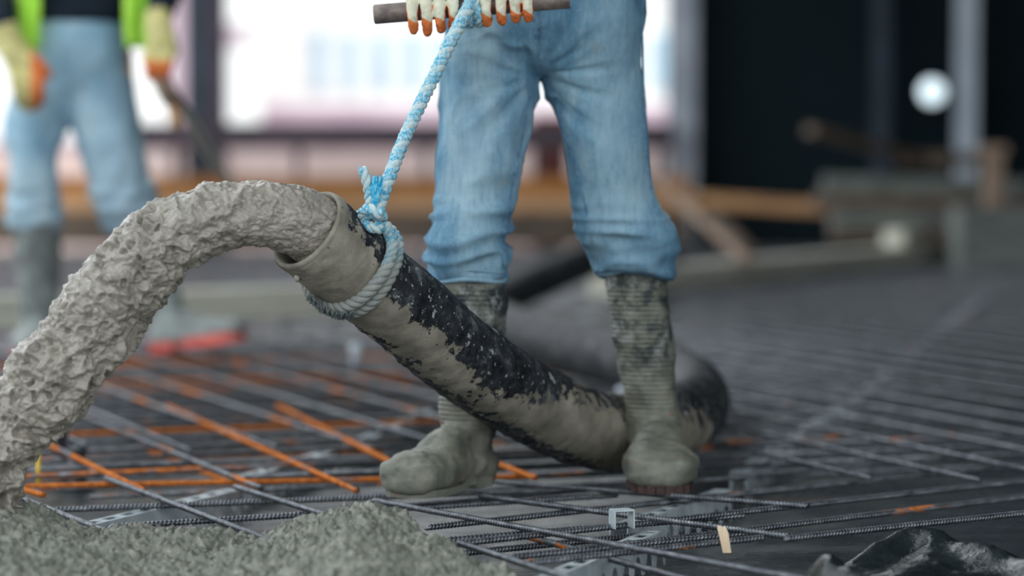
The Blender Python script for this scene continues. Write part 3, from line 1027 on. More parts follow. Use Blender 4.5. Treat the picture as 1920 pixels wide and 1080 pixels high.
# turns over the pipe
pc = P(890, 12, PY)
def coil(c, ax, R, turns, adv, a0=0.0, n=60):
    ax = ax.normalized()
    u = ax.cross(Vector((0, 0, 1))).normalized()
    w = ax.cross(u)
    return [c + ax * (adv * (i / n - 0.5)) + (u * math.cos(a0 + 2 * math.pi * turns * i / n) + w * math.sin(a0 + 2 * math.pi * turns * i / n)) * R for i in range(n + 1)]
strands(coil(pc, Vector((1, 0, 0.07)), 0.030, 1.6, 0.028, 0.6, 90), 0.010, name='pipe_turn')
# two loops round the hose
i0 = min(range(len(hs)), key=lambda i: (hs[i] - P(654, 494, 4.985)).length)
t0, u0, w0 = hfr[i0]
ax = (t0 + Vector((0.0, 0.16, 0.0))).normalized()
ua = (upn - ax * upn.dot(ax)).normalized()
wa = ax.cross(ua)
def dirtf(co):
    z = co[:, 2]
    return sstep(0.53, 0.42, z + 0.02 * vnoise(co * 30, 71))
for k, off in enumerate((0.0, 0.020)):
    c = hs[i0] + ax * off + ua * 0.003
    pp = []
    for j in range(150):
        a = 2 * math.pi * j / 149
        rad = ua * math.cos(a) + wa * math.sin(a)
        wob = 0.004 * math.sin(3 * a + k)
        # stretch so the ring sits on the oblique section of the hose
        rr = RH + 0.010
        rt = rad - t0 * rad.dot(t0)
        pp.append(c + rad * (rr / rt.length) + ax * wob)
    strands(pp, 0.0112, name='hose_loop', dirt=dirtf, ph=k)
# knot
kc = P(700, 408, 4.93)
kax = (P(716, 372, 4.945) - P(700, 415, 4.93)).normalized()
strands(coil(kc, kax, 0.015, 1.4, 0.028, 0.4, 70), 0.0095, name='knot_turn')
strands(dense([P(712, 402, 4.90), P(694, 392, 4.905), P(681, 398, 4.92), P(683, 415, 4.93), P(700, 428, 4.92), P(716, 428, 4.93)]), 0.0095, name='knot_loop')
# frayed tail
strands(dense([P(700, 405, 4.935), P(694, 385, 4.93), P(692, 362, 4.925), P(687, 335, 4.92), P(680, 318, 4.92)]), 0.009, name='tail', mats=('rope2', 'rope', 'rope2'))
for k in range(44):
    a = P(700 + RNG.uniform(-4, 5), 388 + RNG.uniform(-6, 6), 4.925)
    tx, ty = 706 + RNG.uniform(-10, 12), 338 + RNG.uniform(-10, 12)
    mid = P((699 + tx) / 2 + RNG.uniform(-2, 4), (388 + ty) / 2, 4.92)
    e = P(tx, ty, 4.92 + RNG.uniform(-.008, .008))
    m = MB()
    m.tube(vecs(spline([a, mid, e], 8)), [0.0026] * 6 + [0.0022, 0.0010], 6)
    me = m.mesh('frayed_yarn')
    fattr(me, 'dirt', np.zeros(len(me.vertices)))
    put('frayed_yarn', me, 'rope3', rope)
for k in range(12):
    a = P(682 + RNG.uniform(-3, 4), 322, 4.92)
    e = P(678 + RNG.uniform(-9, 9), 313 + RNG.uniform(-3, 8), 4.92)
    m = MB()
    m.tube([a, (a + e) / 2 + Vector((0.001, 0, 0.001)), e], [0.0016, 0.0014, 0.0006], 5)
    me = m.mesh('frayed_yarn')
    fattr(me, 'dirt', np.zeros(len(me.vertices)))
    put('frayed_yarn', me, 'rope', rope)
m = MB()
for k in range(420):
    f_ = RNG.uniform(0, 1)
    px = 580 + 85 * f_
    py = float(np.interp(px, [575, 605, 637, 690], [550, 578, 592, 582]))
    a = P(px, py - 5, 4.94 + RNG.uniform(-.02, .03))
    e = a + Vector((RNG.uniform(-.008, .006), RNG.uniform(-.006, .006), -RNG.uniform(.005, .014)))
    m.tube([a, (a + e) / 2 + Vector((RNG.uniform(-.003, .003), 0, 0)), e], [0.0012, 0.001, 0.0004], 4)
fo = m.build('fibre_fringe', 'fringe', rope)
fo['kind'] = 'stuff'

# steel pipe held by the hands
pa, pb = P(702, 27, PY), P(1066, -2, PY)
m = MB()
d = (pb - pa).normalized()
u = d.cross(Vector((0, 0, 1))).normalized(); w = d.cross(u)
R = []
for x, r in ((0.05, 0.0135), (0.0, 0.0135), (-0.0015, 0.0150), (0, 0.0172), (0.002, 0.0178)):
    R.append([pa + d * x + (u * math.cos(2 * math.pi * j / 32) + w * math.sin(2 * math.pi * j / 32)) * r for j in range(32)])
for x, r in ((0.0, 0.0178), (0.002, 0.0172), (0.0015, 0.0135), (-0.05, 0.0135)):
    R.append([pb + d * x + (u * math.cos(2 * math.pi * j / 32) + w * math.sin(2 * math.pi * j / 32)) * r for j in range(32)])
m.rings(R, True, True)
tag(m.build('steel_pipe', 'pipe'), 'short worn steel pipe gripped in both gloved hands', 'pipe')

# ================================================================== PEOPLE
def loft_px(mb, rows, n=44, pw=2.1):
    """rows: (px_left, px_right, py, Y, half depth in m or ratio)"""
    R = []
    for (l_, r_, py, Y, dp) in rows:
        c = P((l_ + r_) / 2, py, Y)
        rx = (r_ - l_) / 2 * Y / F
        R.append(ell(c, rx, dp if dp < 0.4 else rx * dp, n, pw))
    mb.rings(R)
def jeans(name, legs, pelvis, voxel, mat, parent, bunch, fold=1.55):
    m = MB()
    for rows in legs:
        rr = spline(rows, len(rows) * 3)
        loft_px(m, [tuple(x) for x in rr])
    loft_px(m, [tuple(x) for x in spline(pelvis, len(pelvis) * 3)], 56, 2.4)
    me = remesh(m, voxel, 12)
    co, nn = coords(me), normals(me)
    z = co[:, 2]
    wb = sstep(bunch[1], bunch[0], z)
    q1 = co * np.array([9, 9, 34]) + 0.9 * np.stack([vnoise(co * 7, s_) for s_ in (81, 82, 83)], 1)
    f1 = 1 - 2 * np.abs(vnoise(q1, 84))
    q2 = co * np.array([13, 13, 20]) + 0.8 * np.stack([vnoise(co * 9, s_) for s_ in (85, 86, 87)], 1)
    f2 = 1 - 2 * np.abs(vnoise(q2, 88))
    co += nn * (fold * (wb * 0.0085 * f1 + (0.0042 + 0.003 * wb) * f2 * sstep(-.2, .6, vnoise(co * 5, 90)) + 0.006 * fbm(co * 7, 2, 91)))[:, None]
    setco(me, co)
    return me
# ---- the worker holding the hose
w1 = empty('person', (0.10, 5.52, 0), 'person in worn blue jeans and muddy rubber boots holding a pipe and rope', 'person')
legL = [(850, 1000, 10, 5.53, 1.0), (828, 1010, 60, 5.53, 1.1), (822, 1010, 115, 5.52, 1.1), (820, 1006, 165, 5.52, 1.05), (818, 997, 215, 5.51, 1.05), (816, 984, 280, 5.50, 1.04), (814, 969, 345, 5.49, 1.05), (807, 957, 400, 5.48, 1.06), (805, 952, 445, 5.47, 1.06), (807, 950, 490, 5.47, 1.04), (811, 948, 520, 5.47, 1.03), (813, 946, 529, 5.47, 1.0)]
legR = [(1020, 1185, 10, 5.53, 1.0), (1014, 1206, 60, 5.53, 1.05), (1014, 1210, 110, 5.54, 1.05), (1022, 1211, 160, 5.55, 1.03), (1038, 1213, 215, 5.55, 1.04), (1055, 1218, 280, 5.55, 1.05), (1072, 1224, 340, 5.56, 1.05), (1086, 1234, 390, 5.57, 1.05), (1092, 1250, 430, 5.58, 1.04), (1110, 1258, 470, 5.59, 1.03), (1122, 1260, 500, 5.60, 1.02), (1127, 1252, 514, 5.60, 1.0)]
pelv = [(930, 1100, 140, 5.53, 0.05), (880, 1160, 122, 5.53, 0.085), (845, 1194, 95, 5.53, 0.115), (824, 1209, 55, 5.53, 0.132), (823, 1208, 10, 5.53, 0.135), (832, 1200, -50, 5.53, 0.13), (845, 1188, -110, 5.53, 0.12), (848, 1184, -140, 5.53, 0.118)]
me = jeans('jeans', (legL, legR), pelv, 0.0062, 'denim', w1, (0.50, 0.58))
co = coords(me)
nn = normals(me)
front = sstep(-0.1, 0.7, -nn[:, 1])
ctr = np.where(co[:, 0] < 0.055, -0.065, 0.19 + 0.05 * sstep(0.75, .45, co[:, 2]))
fade = front * sstep(0.075, 0.01, np.abs(co[:, 0] - ctr)) * (0.55 + 0.45 * fbm(co * 6, 3, 95))
fade *= 0.7
# crease folds fanning out from the crotch
cx, cz = 0.052, P(1012, 140, 5.45).z
ang = np.arctan2(co[:, 2] - cz, np.abs(co[:, 0] - cx) + 1e-4)
rad = np.hypot(co[:, 2] - cz, co[:, 0] - cx)
wh = sstep(0.1, 0.8, np.sin(ang * 13 + 1.2 * vnoise(co * 18, 97))) * sstep(0.02, 0.05, rad) * sstep(0.19, 0.08, rad)
fattr(me, 'deep', sstep(0.05, 0.2, vnoise(co * 5, 99)) * 0.25)
fattr(me, 'fade', np.clip(fade, 0, 1))
co -= nn * (0.006 * wh * front)[:, None]
setco(me, co)
bvh = BVHTree.FromPolygons([tuple(v.co) for v in me.vertices], [tuple(p.vertices) for p in me.polygons])
jo = put('jeans', me, 'denim', w1)
def surf(px, py):
    o = Vector((0, 0, CH)); d = ray(px, py).normalized()
    h = bvh.ray_cast(o, d)
    return h[0]
def seam(name, pts, r=0.0022, parent=jo):
    pp = [surf(*x) for x in spline(pts, 40)]
    pp = [p + Vector((0, -0.0003, 0)) for p in pp if p]
    if len(pp) > 4:
        m = MB()
        m.tube(pp, r, 6)
        m.build(name, 'seam', parent)
seam('inseam', [(993, 180), (984, 230), (972, 290), (958, 360), (948, 420), (942, 500)])
seam('inseam', [(1040, 180), (1058, 245), (1080, 310), (1096, 375), (1104, 430)])
seam('fly_seam', [(1008, 5), (1010, 60), (1013, 125)])
seam('fly_seam', [(1001, 8), (1002, 50), (1006, 85), (1012, 110)], 0.0016)
seam('side_seam', [(1204, 60), (1206, 150), (1209, 250), (1216, 330), (1226, 390)])
for rows, tl in ((legL, 0.0), (legR, 0.007)):
    l_, r_, py, Y, dp = rows[-2]
    for dz, rr in ((0.0, 0.0045), (0.018, 0.0022)):
        c = P((l_ + r_) / 2, py + 4, Y) + Vector((0, 0, dz))
        rx = (r_ - l_) / 2 * Y / F - 0.001
        pp = []
        for j in range(49):
            a = 2 * math.pi * j / 48
            q_ = Vector((c.x + rx * math.cos(a), c.y + rx * dp * math.sin(a), c.z + 0.003 * math.sin(3 * a) + tl * math.cos(a)))
            pp.append(q_)
        me = MB().tube(pp, rr, 8).mesh('hem')
        fattr(me, 'fade', np.full(len(me.vertices), 0.5))
        fattr(me, 'deep', np.zeros(len(me.vertices)))
        put('hem', me, 'denim', jo)

def boot(parent, heel, toe, shaft, mat, sole_mat, voxel=0.005, wide=1.0, lugs=0, label=None, mud=1.0, st_=0.0):
    heel, toe = Vector(heel), Vector(toe)
    ax = (toe - heel)
    L = ax.length
    ax.normalize()
    sd = Vector((0, 0, 1)).cross(ax).normalized()
    up_ = ax.cross(sd)
    m = MB()
    R = []
    for t_, w, h in ((-0.01, 0.022, 0.06), (0.02, 0.034, 0.095), (0.1, 0.041, 0.12), (0.3, 0.043, 0.125), (0.48, 0.047, 0.112), (0.62, 0.054, 0.093), (0.76, 0.060, 0.083), (0.88, 0.059, 0.078), (0.955, 0.051, 0.073), (0.99, 0.040, 0.066), (1.012, 0.022, 0.050)):
        w *= wide
        row = []
        for j in range(28):
            a = 2 * math.pi * j / 28
            ca, sa = math.cos(a), math.sin(a)
            yy = w * math.copysign(abs(ca) ** 0.8, ca)
            zz = 0.008 + (h - 0.008) * (0.5 + 0.5 * math.copysign(abs(sa) ** 0.75, sa))
            row.append(heel + ax * (t_ * L) + sd * yy + up_ * zz)
        R.append(row)
    m.rings(R)
    ank = heel + ax * (0.26 * L) + up_ * 0.03
    rows = [(ank, 0.040, 0.048)]
    for (px0, px1, py, Y, ratio) in reversed(shaft):
        c = P((px0 + px1) / 2, py, Y)
        rx = (px1 - px0) / 2 * Y / F
        rows.append((c, rx, rx * ratio))
    A = spline([(*c, a, b_) for c, a, b_ in rows], 30)
    m.rings([ell(x[:3], x[3], x[4], 36) for x in A])
    me = remesh(m, voxel, 10)
    co, nn = coords(me), normals(me)
    hgt = co[:, 2] - heel.z
    co += nn * (mud * (0.0035 * fbm(co * 28, 3, 101) + 0.003 * sstep(.2, .6, vnoise(co * 40, 103)) * sstep(.16, .08, hgt)))[:, None]
    # collar ledge above the foot
    co += nn * (0.006 * sstep(0.065, 0.055, hgt) * sstep(0.0, 0.02, hgt))[:, None]
    setco(me, co)
    fattr(me, 'shaft', sstep(0.12, 0.30, hgt))
    fr_ = np.array(ax)
    fattr(me, 'ring', sstep(0.09, 0.13, hgt) * sstep(0.39, 0.37, hgt) * sstep(-0.1, 0.4, nn @ fr_))
    b_ = put('boot', me, mat, parent)
    if label:
        b_['label'] = label
    # sole: forefoot, waist and heel pieces
    def slab(name, t0, t1, z0, z1, grow=1.0):
        out = []
        ts_ = np.linspace(t0, t1, 14)
        wid = lambda t_: wide * grow * np.interp(t_, [-0.02, 0.03, 0.1, 0.3, 0.48, 0.62, 0.76, 0.88, 0.96, 1.02], [0.020, 0.034, 0.041, 0.042, 0.042, 0.052, 0.057, 0.054, 0.043, 0.016])
        pts_ = [(t_, wid(t_)) for t_ in ts_] + [(t_, -wid(t_)) for t_ in ts_[::-1]]
        nq = len(pts_)
        v = [heel + ax * (t_ * L) + sd * y_ + up_ * z0 for t_, y_ in pts_] + [heel + ax * (t_ * L) + sd * y_ * 1.02 + up_ * z1 for t_, y_ in pts_]
        mm = MB()
        mm.add(v, [tuple(range(nq - 1, -1, -1)), tuple(range(nq, 2 * nq))] + [(j, (j + 1) % nq, (j + 1) % nq + nq, j + nq) for j in range(nq)])
        return mm.build(name, sole_mat, b_, False)
    slab('sole', 0.40, 0.995 + st_, 0.0, 0.014 + st_, 1.0 + st_ * 6)
    slab('shank', 0.22, 0.45, 0.008, 0.02, 0.94)
    slab('heel', -0.01, 0.28, 0.0, 0.02 + st_ * .6, 1.0 + st_ * 6)
    for k in range(lugs):
        a = math.pi * (0.22 + 0.56 * k / (lugs - 1))
        c = heel + ax * (L * (0.80 + 0.215 * math.sin(a))) + sd * (0.055 * wide * math.cos(a))
        MB().box((-0.006, -0.008, -0.004), (0.006, 0.008, 0.012), Matrix.Translation(c) @ Matrix((ax, sd, up_)).transposed().to_4x4()).build('tread_lug', sole_mat, b_, False)
    return b_
boot(w1, G(903, 906), G(752, 934), [(815, 948, 520, 5.47, 1.0), (821, 950, 580, 5.47, 1.0), (826, 948, 640, 5.47, 1.0), (825, 940, 710, 5.475, 1.0), (824, 934, 760, 5.48, 1.05), (826, 932, 800, 5.485, 1.1)], 'boot', 'boot', label='mud coated rubber boot pointing sideways')
boot(w1, Vector((0.292, 5.675, 0)), G(1238, 922), [(1131, 1250, 500, 5.60, 1.0), (1137, 1254, 560, 5.605, 1.0), (1150, 1262, 640, 5.61, 1.0), (1163, 1268, 710, 5.615, 1.0), (1172, 1274, 770, 5.62, 1.05), (1176, 1281, 815, 5.625, 1.1)], 'boot', 'sole', wide=1.12, lugs=7, label='ribbed rubber boot with muddy toe facing forward')

def hand(parent, name, fingers, palm_path, palm_w, palm_t, thumb, mat, palmf, voxel=0.0024, side=None):
    m = MB()
    for pts_, r0, r1 in fingers:
        A = spline(pts_, 16)
        m.tube(vecs(A), np.linspace(r0, r1, 16), 14, True, True)
    A = vecs(spline(palm_path, 12))
    fr_ = frames(A)
    sd = side.normalized()
    R = []
    for i, (p, (t_, u, w)) in enumerate(zip(A, fr_)):
        s2 = (sd - t_ * sd.dot(t_)).normalized()
        n2 = t_.cross(s2)
        k = i / 11
        pw_ = palm_w[0] * (1 - k) + palm_w[1] * k
        pt_ = palm_t[0] * (1 - k) + palm_t[1] * k
        R.append([p + s2 * (pw_ * math.copysign(abs(math.cos(a)) ** 0.8, math.cos(a))) + n2 * (pt_ * math.sin(a)) for a in np.linspace(0, 2 * math.pi, 24, endpoint=False)])
    m.rings(R)
    A = spline(thumb[0], 12)
    m.tube(vecs(A), np.linspace(thumb[1], thumb[2], 12), 14, True, True)
    me = remesh(m, voxel, 2)
    co, nn = coords(me), normals(me)
    co += nn * (0.0009 * fbm(co * 130, 2, 111))[:, None]
    setco(me, co)
    fattr(me, 'palm', palmf(co, nn))
    return put(name, me, mat, parent)
def pipe_at(px):
    f_ = (px - 702) / (1066 - 702)
    return pa + (pb - pa) * f_
pax = (pb - pa).normalized()
def grip(fpx, tips, thumb_sign, wrist):
    F_ = []
    for px, tp in zip(fpx, tips):
        c = pipe_at(px)
        V3 = lambda x, y, z: c + Vector((x, y, z))
        F_.append(([V3(0, 0.012, 0.046), V3(0, -0.012, 0.039), V3(0, -0.028, 0.020), V3(0.001, -0.031, -0.002), V3(0.002, -0.026, -0.019 - tp * 0.4), V3(0.003, -0.014, -0.032 - tp)], 0.0120, 0.0090))
    c = pipe_at(sum(fpx) / 4)
    wr = c + Vector(wrist)
    pp = [c + Vector((0, 0.002, 0.044)), c + Vector((0, 0.028, 0.064)), c * 0.35 + wr * 0.65 + Vector((0, 0.0, 0.03)), wr]
    ts = thumb_sign
    th_ = ([c + Vector((ts * 0.028, 0.045, 0.065)), c + Vector((ts * 0.050, 0.046, 0.035)), c + Vector((ts * 0.050, 0.034, 0.0)), c + Vector((ts * 0.036, 0.020, -0.026))], 0.015, 0.0115)
    def palmf(co, nn):
        rel = co - np.array(pa)
        al = rel @ np.array(pax)
        perp = rel - np.outer(al, np.array(pax))
        dist = np.linalg.norm(perp, axis=1)
        side_ = sstep(0.55, 0.95, np.abs(nn[:, 0])) * sstep(0.012, -0.004, perp[:, 2]) * 0.6
        return np.maximum(np.maximum(sstep(-0.010, -0.028, perp[:, 2] + 0.3 * nn[:, 0] * 0.02), sstep(0.036, 0.029, dist)), side_)
    return hand(w1, 'glove', F_, pp, (0.056, 0.036), (0.017, 0.027), th_, 'glove', palmf, side=Vector((1, 0, 0.05))), wr
g1, wr1 = grip((773, 799, 824, 850), (0.002, 0.008, 0.005, 0.0), 1, (-0.035, 0.10, 0.13))
g2, wr2 = grip((910, 938, 964, 988), (0.0, -0.001, -0.003, -0.002), -1, (0.035, 0.10, 0.13))
# body in one surface, mostly under the clothes
def body(parent, pelvis, chest, neck, head, legs, arms, mat='skin', voxel=0.012):
    m = MB()
    A = spline([(*pelvis, 0.15, 0.105), (*(pelvis * 0.5 + chest * 0.5), 0.14, 0.10), (*chest, 0.165, 0.11), (*(chest * 0.35 + neck * 0.65), 0.13, 0.08), (*neck, 0.06, 0.06)], 20)
    m.rings([ell(x[:3], x[3], x[4], 30) for x in A])
    m.tube([neck - Vector((0, 0, 0.06)), neck + (head - neck) * 0.6], 0.052, 16)
    H = [(-0.125, 0.035, 0.03), (-0.10, 0.055, 0.065), (-0.05, 0.07, 0.088), (0.0, 0.077, 0.098), (0.06, 0.074, 0.094), (0.1, 0.052, 0.066), (0.118, 0.02, 0.03)]
    m.rings([ell(head + Vector((0, 0, z)), a, b_, 24) for z, a, b_ in H])
    m.tube([head + Vector((0, -0.08, 0.01)), head + Vector((0, -0.112, -0.03)), head + Vector((0, -0.085, -0.04))], [0.01, 0.014, 0.01], 10, True, True)
    for s_ in (-1, 1):
        m.tube([head + Vector((s_ * 0.075, 0.01, 0.02)), head + Vector((s_ * 0.084, 0.015, -0.03))], 0.014, 10, True, True)
    for pts_, rr in list(legs) + list(arms):
        A = spline([(*p, r) for p, r in zip(pts_, rr)], 24)
        m.tube(vecs(A), A[:, 3], 18, True, True)
    return put('body', remesh(m, voxel, 5), mat, parent)
hipz = 0.93
bd1 = body(w1, Vector((0.06, 5.54, 0.98)), Vector((0.06, 5.56, 1.30)), Vector((0.06, 5.56, 1.50)), Vector((0.06, 5.53, 1.65)),
    [([Vector((-0.04, 5.54, 0.95)), P(893, 320, 5.5), P(882, 520, 5.47), P(878, 780, 5.49), Vector((-0.10, 5.45, 0.06))], (0.08, 0.066, 0.05, 0.036, 0.03)),
     ([Vector((0.15, 5.54, 0.95)), P(1148, 320, 5.56), P(1190, 500, 5.60), P(1228, 780, 5.62), Vector((0.286, 5.58, 0.06))], (0.08, 0.064, 0.048, 0.036, 0.03))],
    [([Vector((-0.13, 5.57, 1.42)), Vector((-0.26, 5.60, 1.16)), wr1], (0.055, 0.045, 0.03)), ([Vector((0.25, 5.57, 1.42)), Vector((0.38, 5.60, 1.16)), wr2], (0.055, 0.045, 0.03))])
m = MB()
A = spline([(0.06, 5.54, 1.02, 0.19, 0.14), (0.06, 5.55, 1.15, 0.185, 0.14), (0.06, 5.56, 1.32, 0.205, 0.14), (0.06, 5.56, 1.43, 0.18, 0.11), (0.06, 5.56, 1.49, 0.085, 0.08)], 18)
m.rings([ell(x[:3], x[3], x[4], 30) for x in A])
for s_, wq in ((-1, wr1), (1, wr2)):
    A = spline([(0.06 + s_ * 0.17, 5.57, 1.42, 0.075), (0.06 + s_ * 0.32, 5.60, 1.16, 0.062), (*(wq + Vector((s_ * 0.02, 0.01, 0.02))), 0.045)], 16)
    m.tube(vecs(A), A[:, 3], 18, True, True)
put('jacket', remesh(m, 0.012, 4), 'jacket', w1)
def helmet(parent, head, mat):
    m = MB()
    R = []
    for k in range(10):
        a = math.pi / 2 * k / 9
        R.append(ell(head + Vector((0, 0, 0.035 + 0.12 * math.sin(a))), 0.10 * math.cos(a) + 0.002, 0.125 * math.cos(a) + 0.002, 30))
    m.rings(R)
    o = m.build('hard_hat', mat, parent)
    m = MB()
    m.rings([ell(head + Vector((0, -0.02, 0.03)), 0.115, 0.155, 30), ell(head + Vector((0, -0.02, 0.04)), 0.113, 0.15, 30)])
    m.build('brim', mat, o)
MT['hat'] = simple('white_hard_hat', lin(220, 220, 214), lin(232, 232, 228), 4, 0.35, bump=0)
helmet(w1, Vector((0.06, 5.53, 1.65)), 'hat')

# ---- the worker behind, out of focus
Y2 = 9.05
w2 = empty('person', (-1.4, Y2, 0), 'person in pale jeans and open lime safety vest holding a wooden handle', 'person')
lL = [(48, 150, 140, Y2, 0.95), (22, 138, 180, Y2 - .03, 1.0), (9, 124, 240, Y2 - .06, 1.0), (15, 110, 300, Y2 - .08, 1.0), (16, 106, 350, Y2 - .08, 1.0), (10, 109, 395, Y2 - .06, 1.0), (19, 112, 425, Y2 - .05, 1.0)]
lR = [(120, 250, 140, Y2, 0.95), (128, 254, 180, Y2, 1.0), (136, 266, 240, Y2 - .02, 1.0), (154, 276, 300, Y2 - .03, 1.0), (170, 288, 350, Y2 - .02, 1.0), (184, 300, 390, Y2, 1.0), (196, 298, 420, Y2 + .02, 1.0), (206, 285, 436, Y2 + .03, 1.0)]
pv = [(100, 200, 190, Y2, 0.05), (75, 235, 165, Y2, 0.10), (68, 244, 100, Y2, 0.125), (76, 238, 55, Y2, 0.12), (80, 236, 20, Y2, 0.115), (82, 234, -10, Y2, 0.11)]
me = jeans('jeans', (lL, lR), pv, 0.011, 'denim_pale', w2, (0.5, 0.62), 1.2)
co = coords(me); nn = normals(me)
fattr(me, 'deep', np.clip(vnoise(co * 5, 120) * 0.4, 0, 1))
fattr(me, 'fade', sstep(0.0, 0.7, -nn[:, 1]) * sstep(0.3, -0.3, vnoise(co * 4, 121)) * 0.6)
put('jeans', me, 'denim_pale', w2)
boot(w2, Vector((P(72, 600, 9.15).x, 9.22, 0)), Vector((P(62, 600, 8.95).x, 8.93, 0)), [(22, 113, 412, 9.0, 1.0), (28, 116, 480, 9.03, 1.0), (36, 112, 560, 9.08, 1.0), (40, 108, 610, 9.12, 1.0)], 'boot2', 'sole_red', 0.009, 1.1, st_=0.02, label='grey rubber boot standing flat')
hx = P(288, 665, 9.05)
boot(w2, Vector((hx.x, 9.05, 0.0)), Vector((P(458, 640, 9.0).x, 8.98, 0.045)), [(212, 292, 425, 9.07, 1.0), (236, 318, 490, 9.07, 1.0), (262, 342, 560, 9.07, 1.0), (280, 352, 600, 9.07, 1.05)], 'boot2', 'sole_red', 0.009, 1.1, st_=0.02, label='grey rubber boot with toe turned aside')
ch = P(158, -150, Y2)
# torso shirt with sleeves
m = MB()
cx2 = P(157, 0, Y2).x
A = spline([(cx2, Y2, P(0, 46, Y2).z, 0.142, 0.125), (cx2, Y2, P(0, 20, Y2).z, 0.145, 0.13), (cx2, Y2, 1.25, 0.17, 0.13), (cx2, Y2, 1.42, 0.19, 0.12), (cx2, Y2, 1.52, 0.14, 0.09), (cx2, Y2, 1.57, 0.075, 0.07)], 20)
m.rings([ell(x[:3], x[3], x[4], 30, 2.4) for x in A])
lw, rw = P(2, 52, 8.82), P(300, 22, 8.85)
A = spline([(cx2 - 0.17, Y2, 1.48, 0.075), (cx2 - 0.27, Y2 + .02, 1.25, 0.062), (*lw, 0.05)], 16)
m.tube(vecs(A), A[:, 3], 18, True, True)
A = spline([(cx2 + 0.17, Y2, 1.48, 0.075), (cx2 + 0.27, Y2 + .02, 1.25, 0.06), (*rw, 0.048)], 16)
m.tube(vecs(A), A[:, 3], 18, True, True)
put('shirt', remesh(m, 0.012, 4), 'black_cloth', w2)
# vest: two hanging fronts, back and shoulder bands
m = MB()
def cloth(pts_grid, thick):
    """grid of Vectors [row][col] -> closed slab"""
    nr, nc = len(pts_grid), len(pts_grid[0])
    m2 = MB()
    fl = [p for r in pts_grid for p in r]
    v = fl + [p + Vector(thick) for p in fl]
    o = nr * nc
    f = []
    for i in range(nr - 1):
        for j in range(nc - 1):
            a, b_, c_, d_ = i * nc + j, i * nc + j + 1, (i + 1) * nc + j + 1, (i + 1) * nc + j
            f += [(a, b_, c_, d_), (d_ + o, c_ + o, b_ + o, a + o)]
    per = [j for j in range(nc)] + [i * nc + nc - 1 for i in range(1, nr)] + [(nr - 1) * nc + j for j in range(nc - 2, -1, -1)] + [i * nc for i in range(nr - 2, 0, -1)]
    for a, b_ in zip(per, per[1:] + per[:1]):
        f.append((b_, a, a + o, b_ + o))
    m2.add(v, f)
    return m2
for nm, e0, e1, sg in (('vest_front', [(34, 75), (30, 76), (30, 76), (34, 75)], 97, -1), ('vest_front', [(230, 283), (231, 285), (232, 286), (235, 284)], 90, 1)):
    rows = []
    pys = [-330, -200, -60, 0, 40, 70, e1]
    for k, py in enumerate(pys):
        l_ = np.interp(k, [0, 2, 4, 6], [x[0] for x in e0]); r_ = np.interp(k, [0, 2, 4, 6], [x[1] for x in e0])
        row = []
        for j in range(9):
            px = l_ + (r_ - l_) * j / 8
            row.append(P(px, py, 8.87 + 0.012 * math.sin(j * 1.3 + k * 0.5) + 0.05 * (abs(px - 157) / 120) ** 2))
        rows.append(row)
    cloth(rows, (0, 0.008, 0)).build(nm, 'vest', w2)
rows = [[Vector((cx2 + x, Y2 + 0.15 - 0.06 * (abs(x) / 0.2) ** 2, z)) for x in np.linspace(-0.2, 0.2, 9)] for z in np.linspace(0.98, 1.5, 6)]
cloth(rows, (0, 0.008, 0)).build('vest_back', 'vest', w2)
for s_ in (-1, 1):
    rows = [[Vector((cx2 + s_ * (0.09 + 0.08 * j / 4), y, 1.53 + 0.02 * math.cos((y - Y2) * 8) + 0.03 * (1 - j / 4))) for j in range(5)] for y in np.linspace(Y2 - 0.16, Y2 + 0.15, 7)]
    cloth(rows, (0, 0, 0.008)).build('vest_shoulder', 'vest', w2)
# gloves of the rear worker
def pf_end(zlo, zhi, o_dir):
    def f(co, nn):
        return np.clip(sstep(0.1, 0.8, nn @ np.array(o_dir)) * 0.75 + sstep(zhi, zlo, co[:, 2]) * 0.15, 0, 1)
    return f
Yg_ = 8.78
fin = []
for k, (x0, x1, x2, y2) in enumerate(((24, 28, 40, 198), (38, 44, 54, 203), (54, 60, 66, 200), (68, 74, 76, 190))):
    fin.append(([P(x0, 118, Yg_), P(x1, 150, Yg_ - 0.03), P((x1 + x2) / 2, 180, Yg_ - 0.02), P(x2, y2, Yg_ + 0.025)], 0.0165, 0.0145))
hand(w2, 'glove', fin, [P(48, 135, Yg_), P(38, 110, Yg_), P(20, 85, Yg_ + .02), P(4, 52, Yg_ + .03)], (0.052, 0.046), (0.026, 0.042), ([P(50, 108, Yg_ - .01), P(68, 114, Yg_ - .03), P(82, 130, Yg_ - .035), P(90, 140, Yg_ - .03)], 0.02, 0.015), 'glove2',
     lambda co, nn: sstep(52, 66, 960 + co[:, 0] / co[:, 1] * F), 0.006, Vector((0.85, 0, -0.5)))
fin = []
for k, (x0, y1) in enumerate(((284, 142), (294, 148), (305, 150), (316, 146))):
    fin.append(([P(x0 + 6, 92, Yg_), P(x0 + 2, 116, Yg_ - 0.035), P(x0 - 4, 136, Yg_ - 0.03), P(x0 - 6, y1, Yg_)], 0.0155, 0.0135))
hand(w2, 'glove', fin, [P(306, 105, Yg_), P(304, 80, Yg_), P(298, 50, Yg_ + .02), P(295, 26, Yg_ + .05)], (0.05, 0.04), (0.026, 0.036), ([P(286, 84, Yg_), P(278, 100, Yg_ - .02), P(276, 118, Yg_ - .03), P(284, 132, Yg_ - .03)], 0.018, 0.014), 'glove2',
     lambda co, nn: sstep(0.945, 0.90, co[:, 2]), 0.006, Vector((1, 0, 0)))
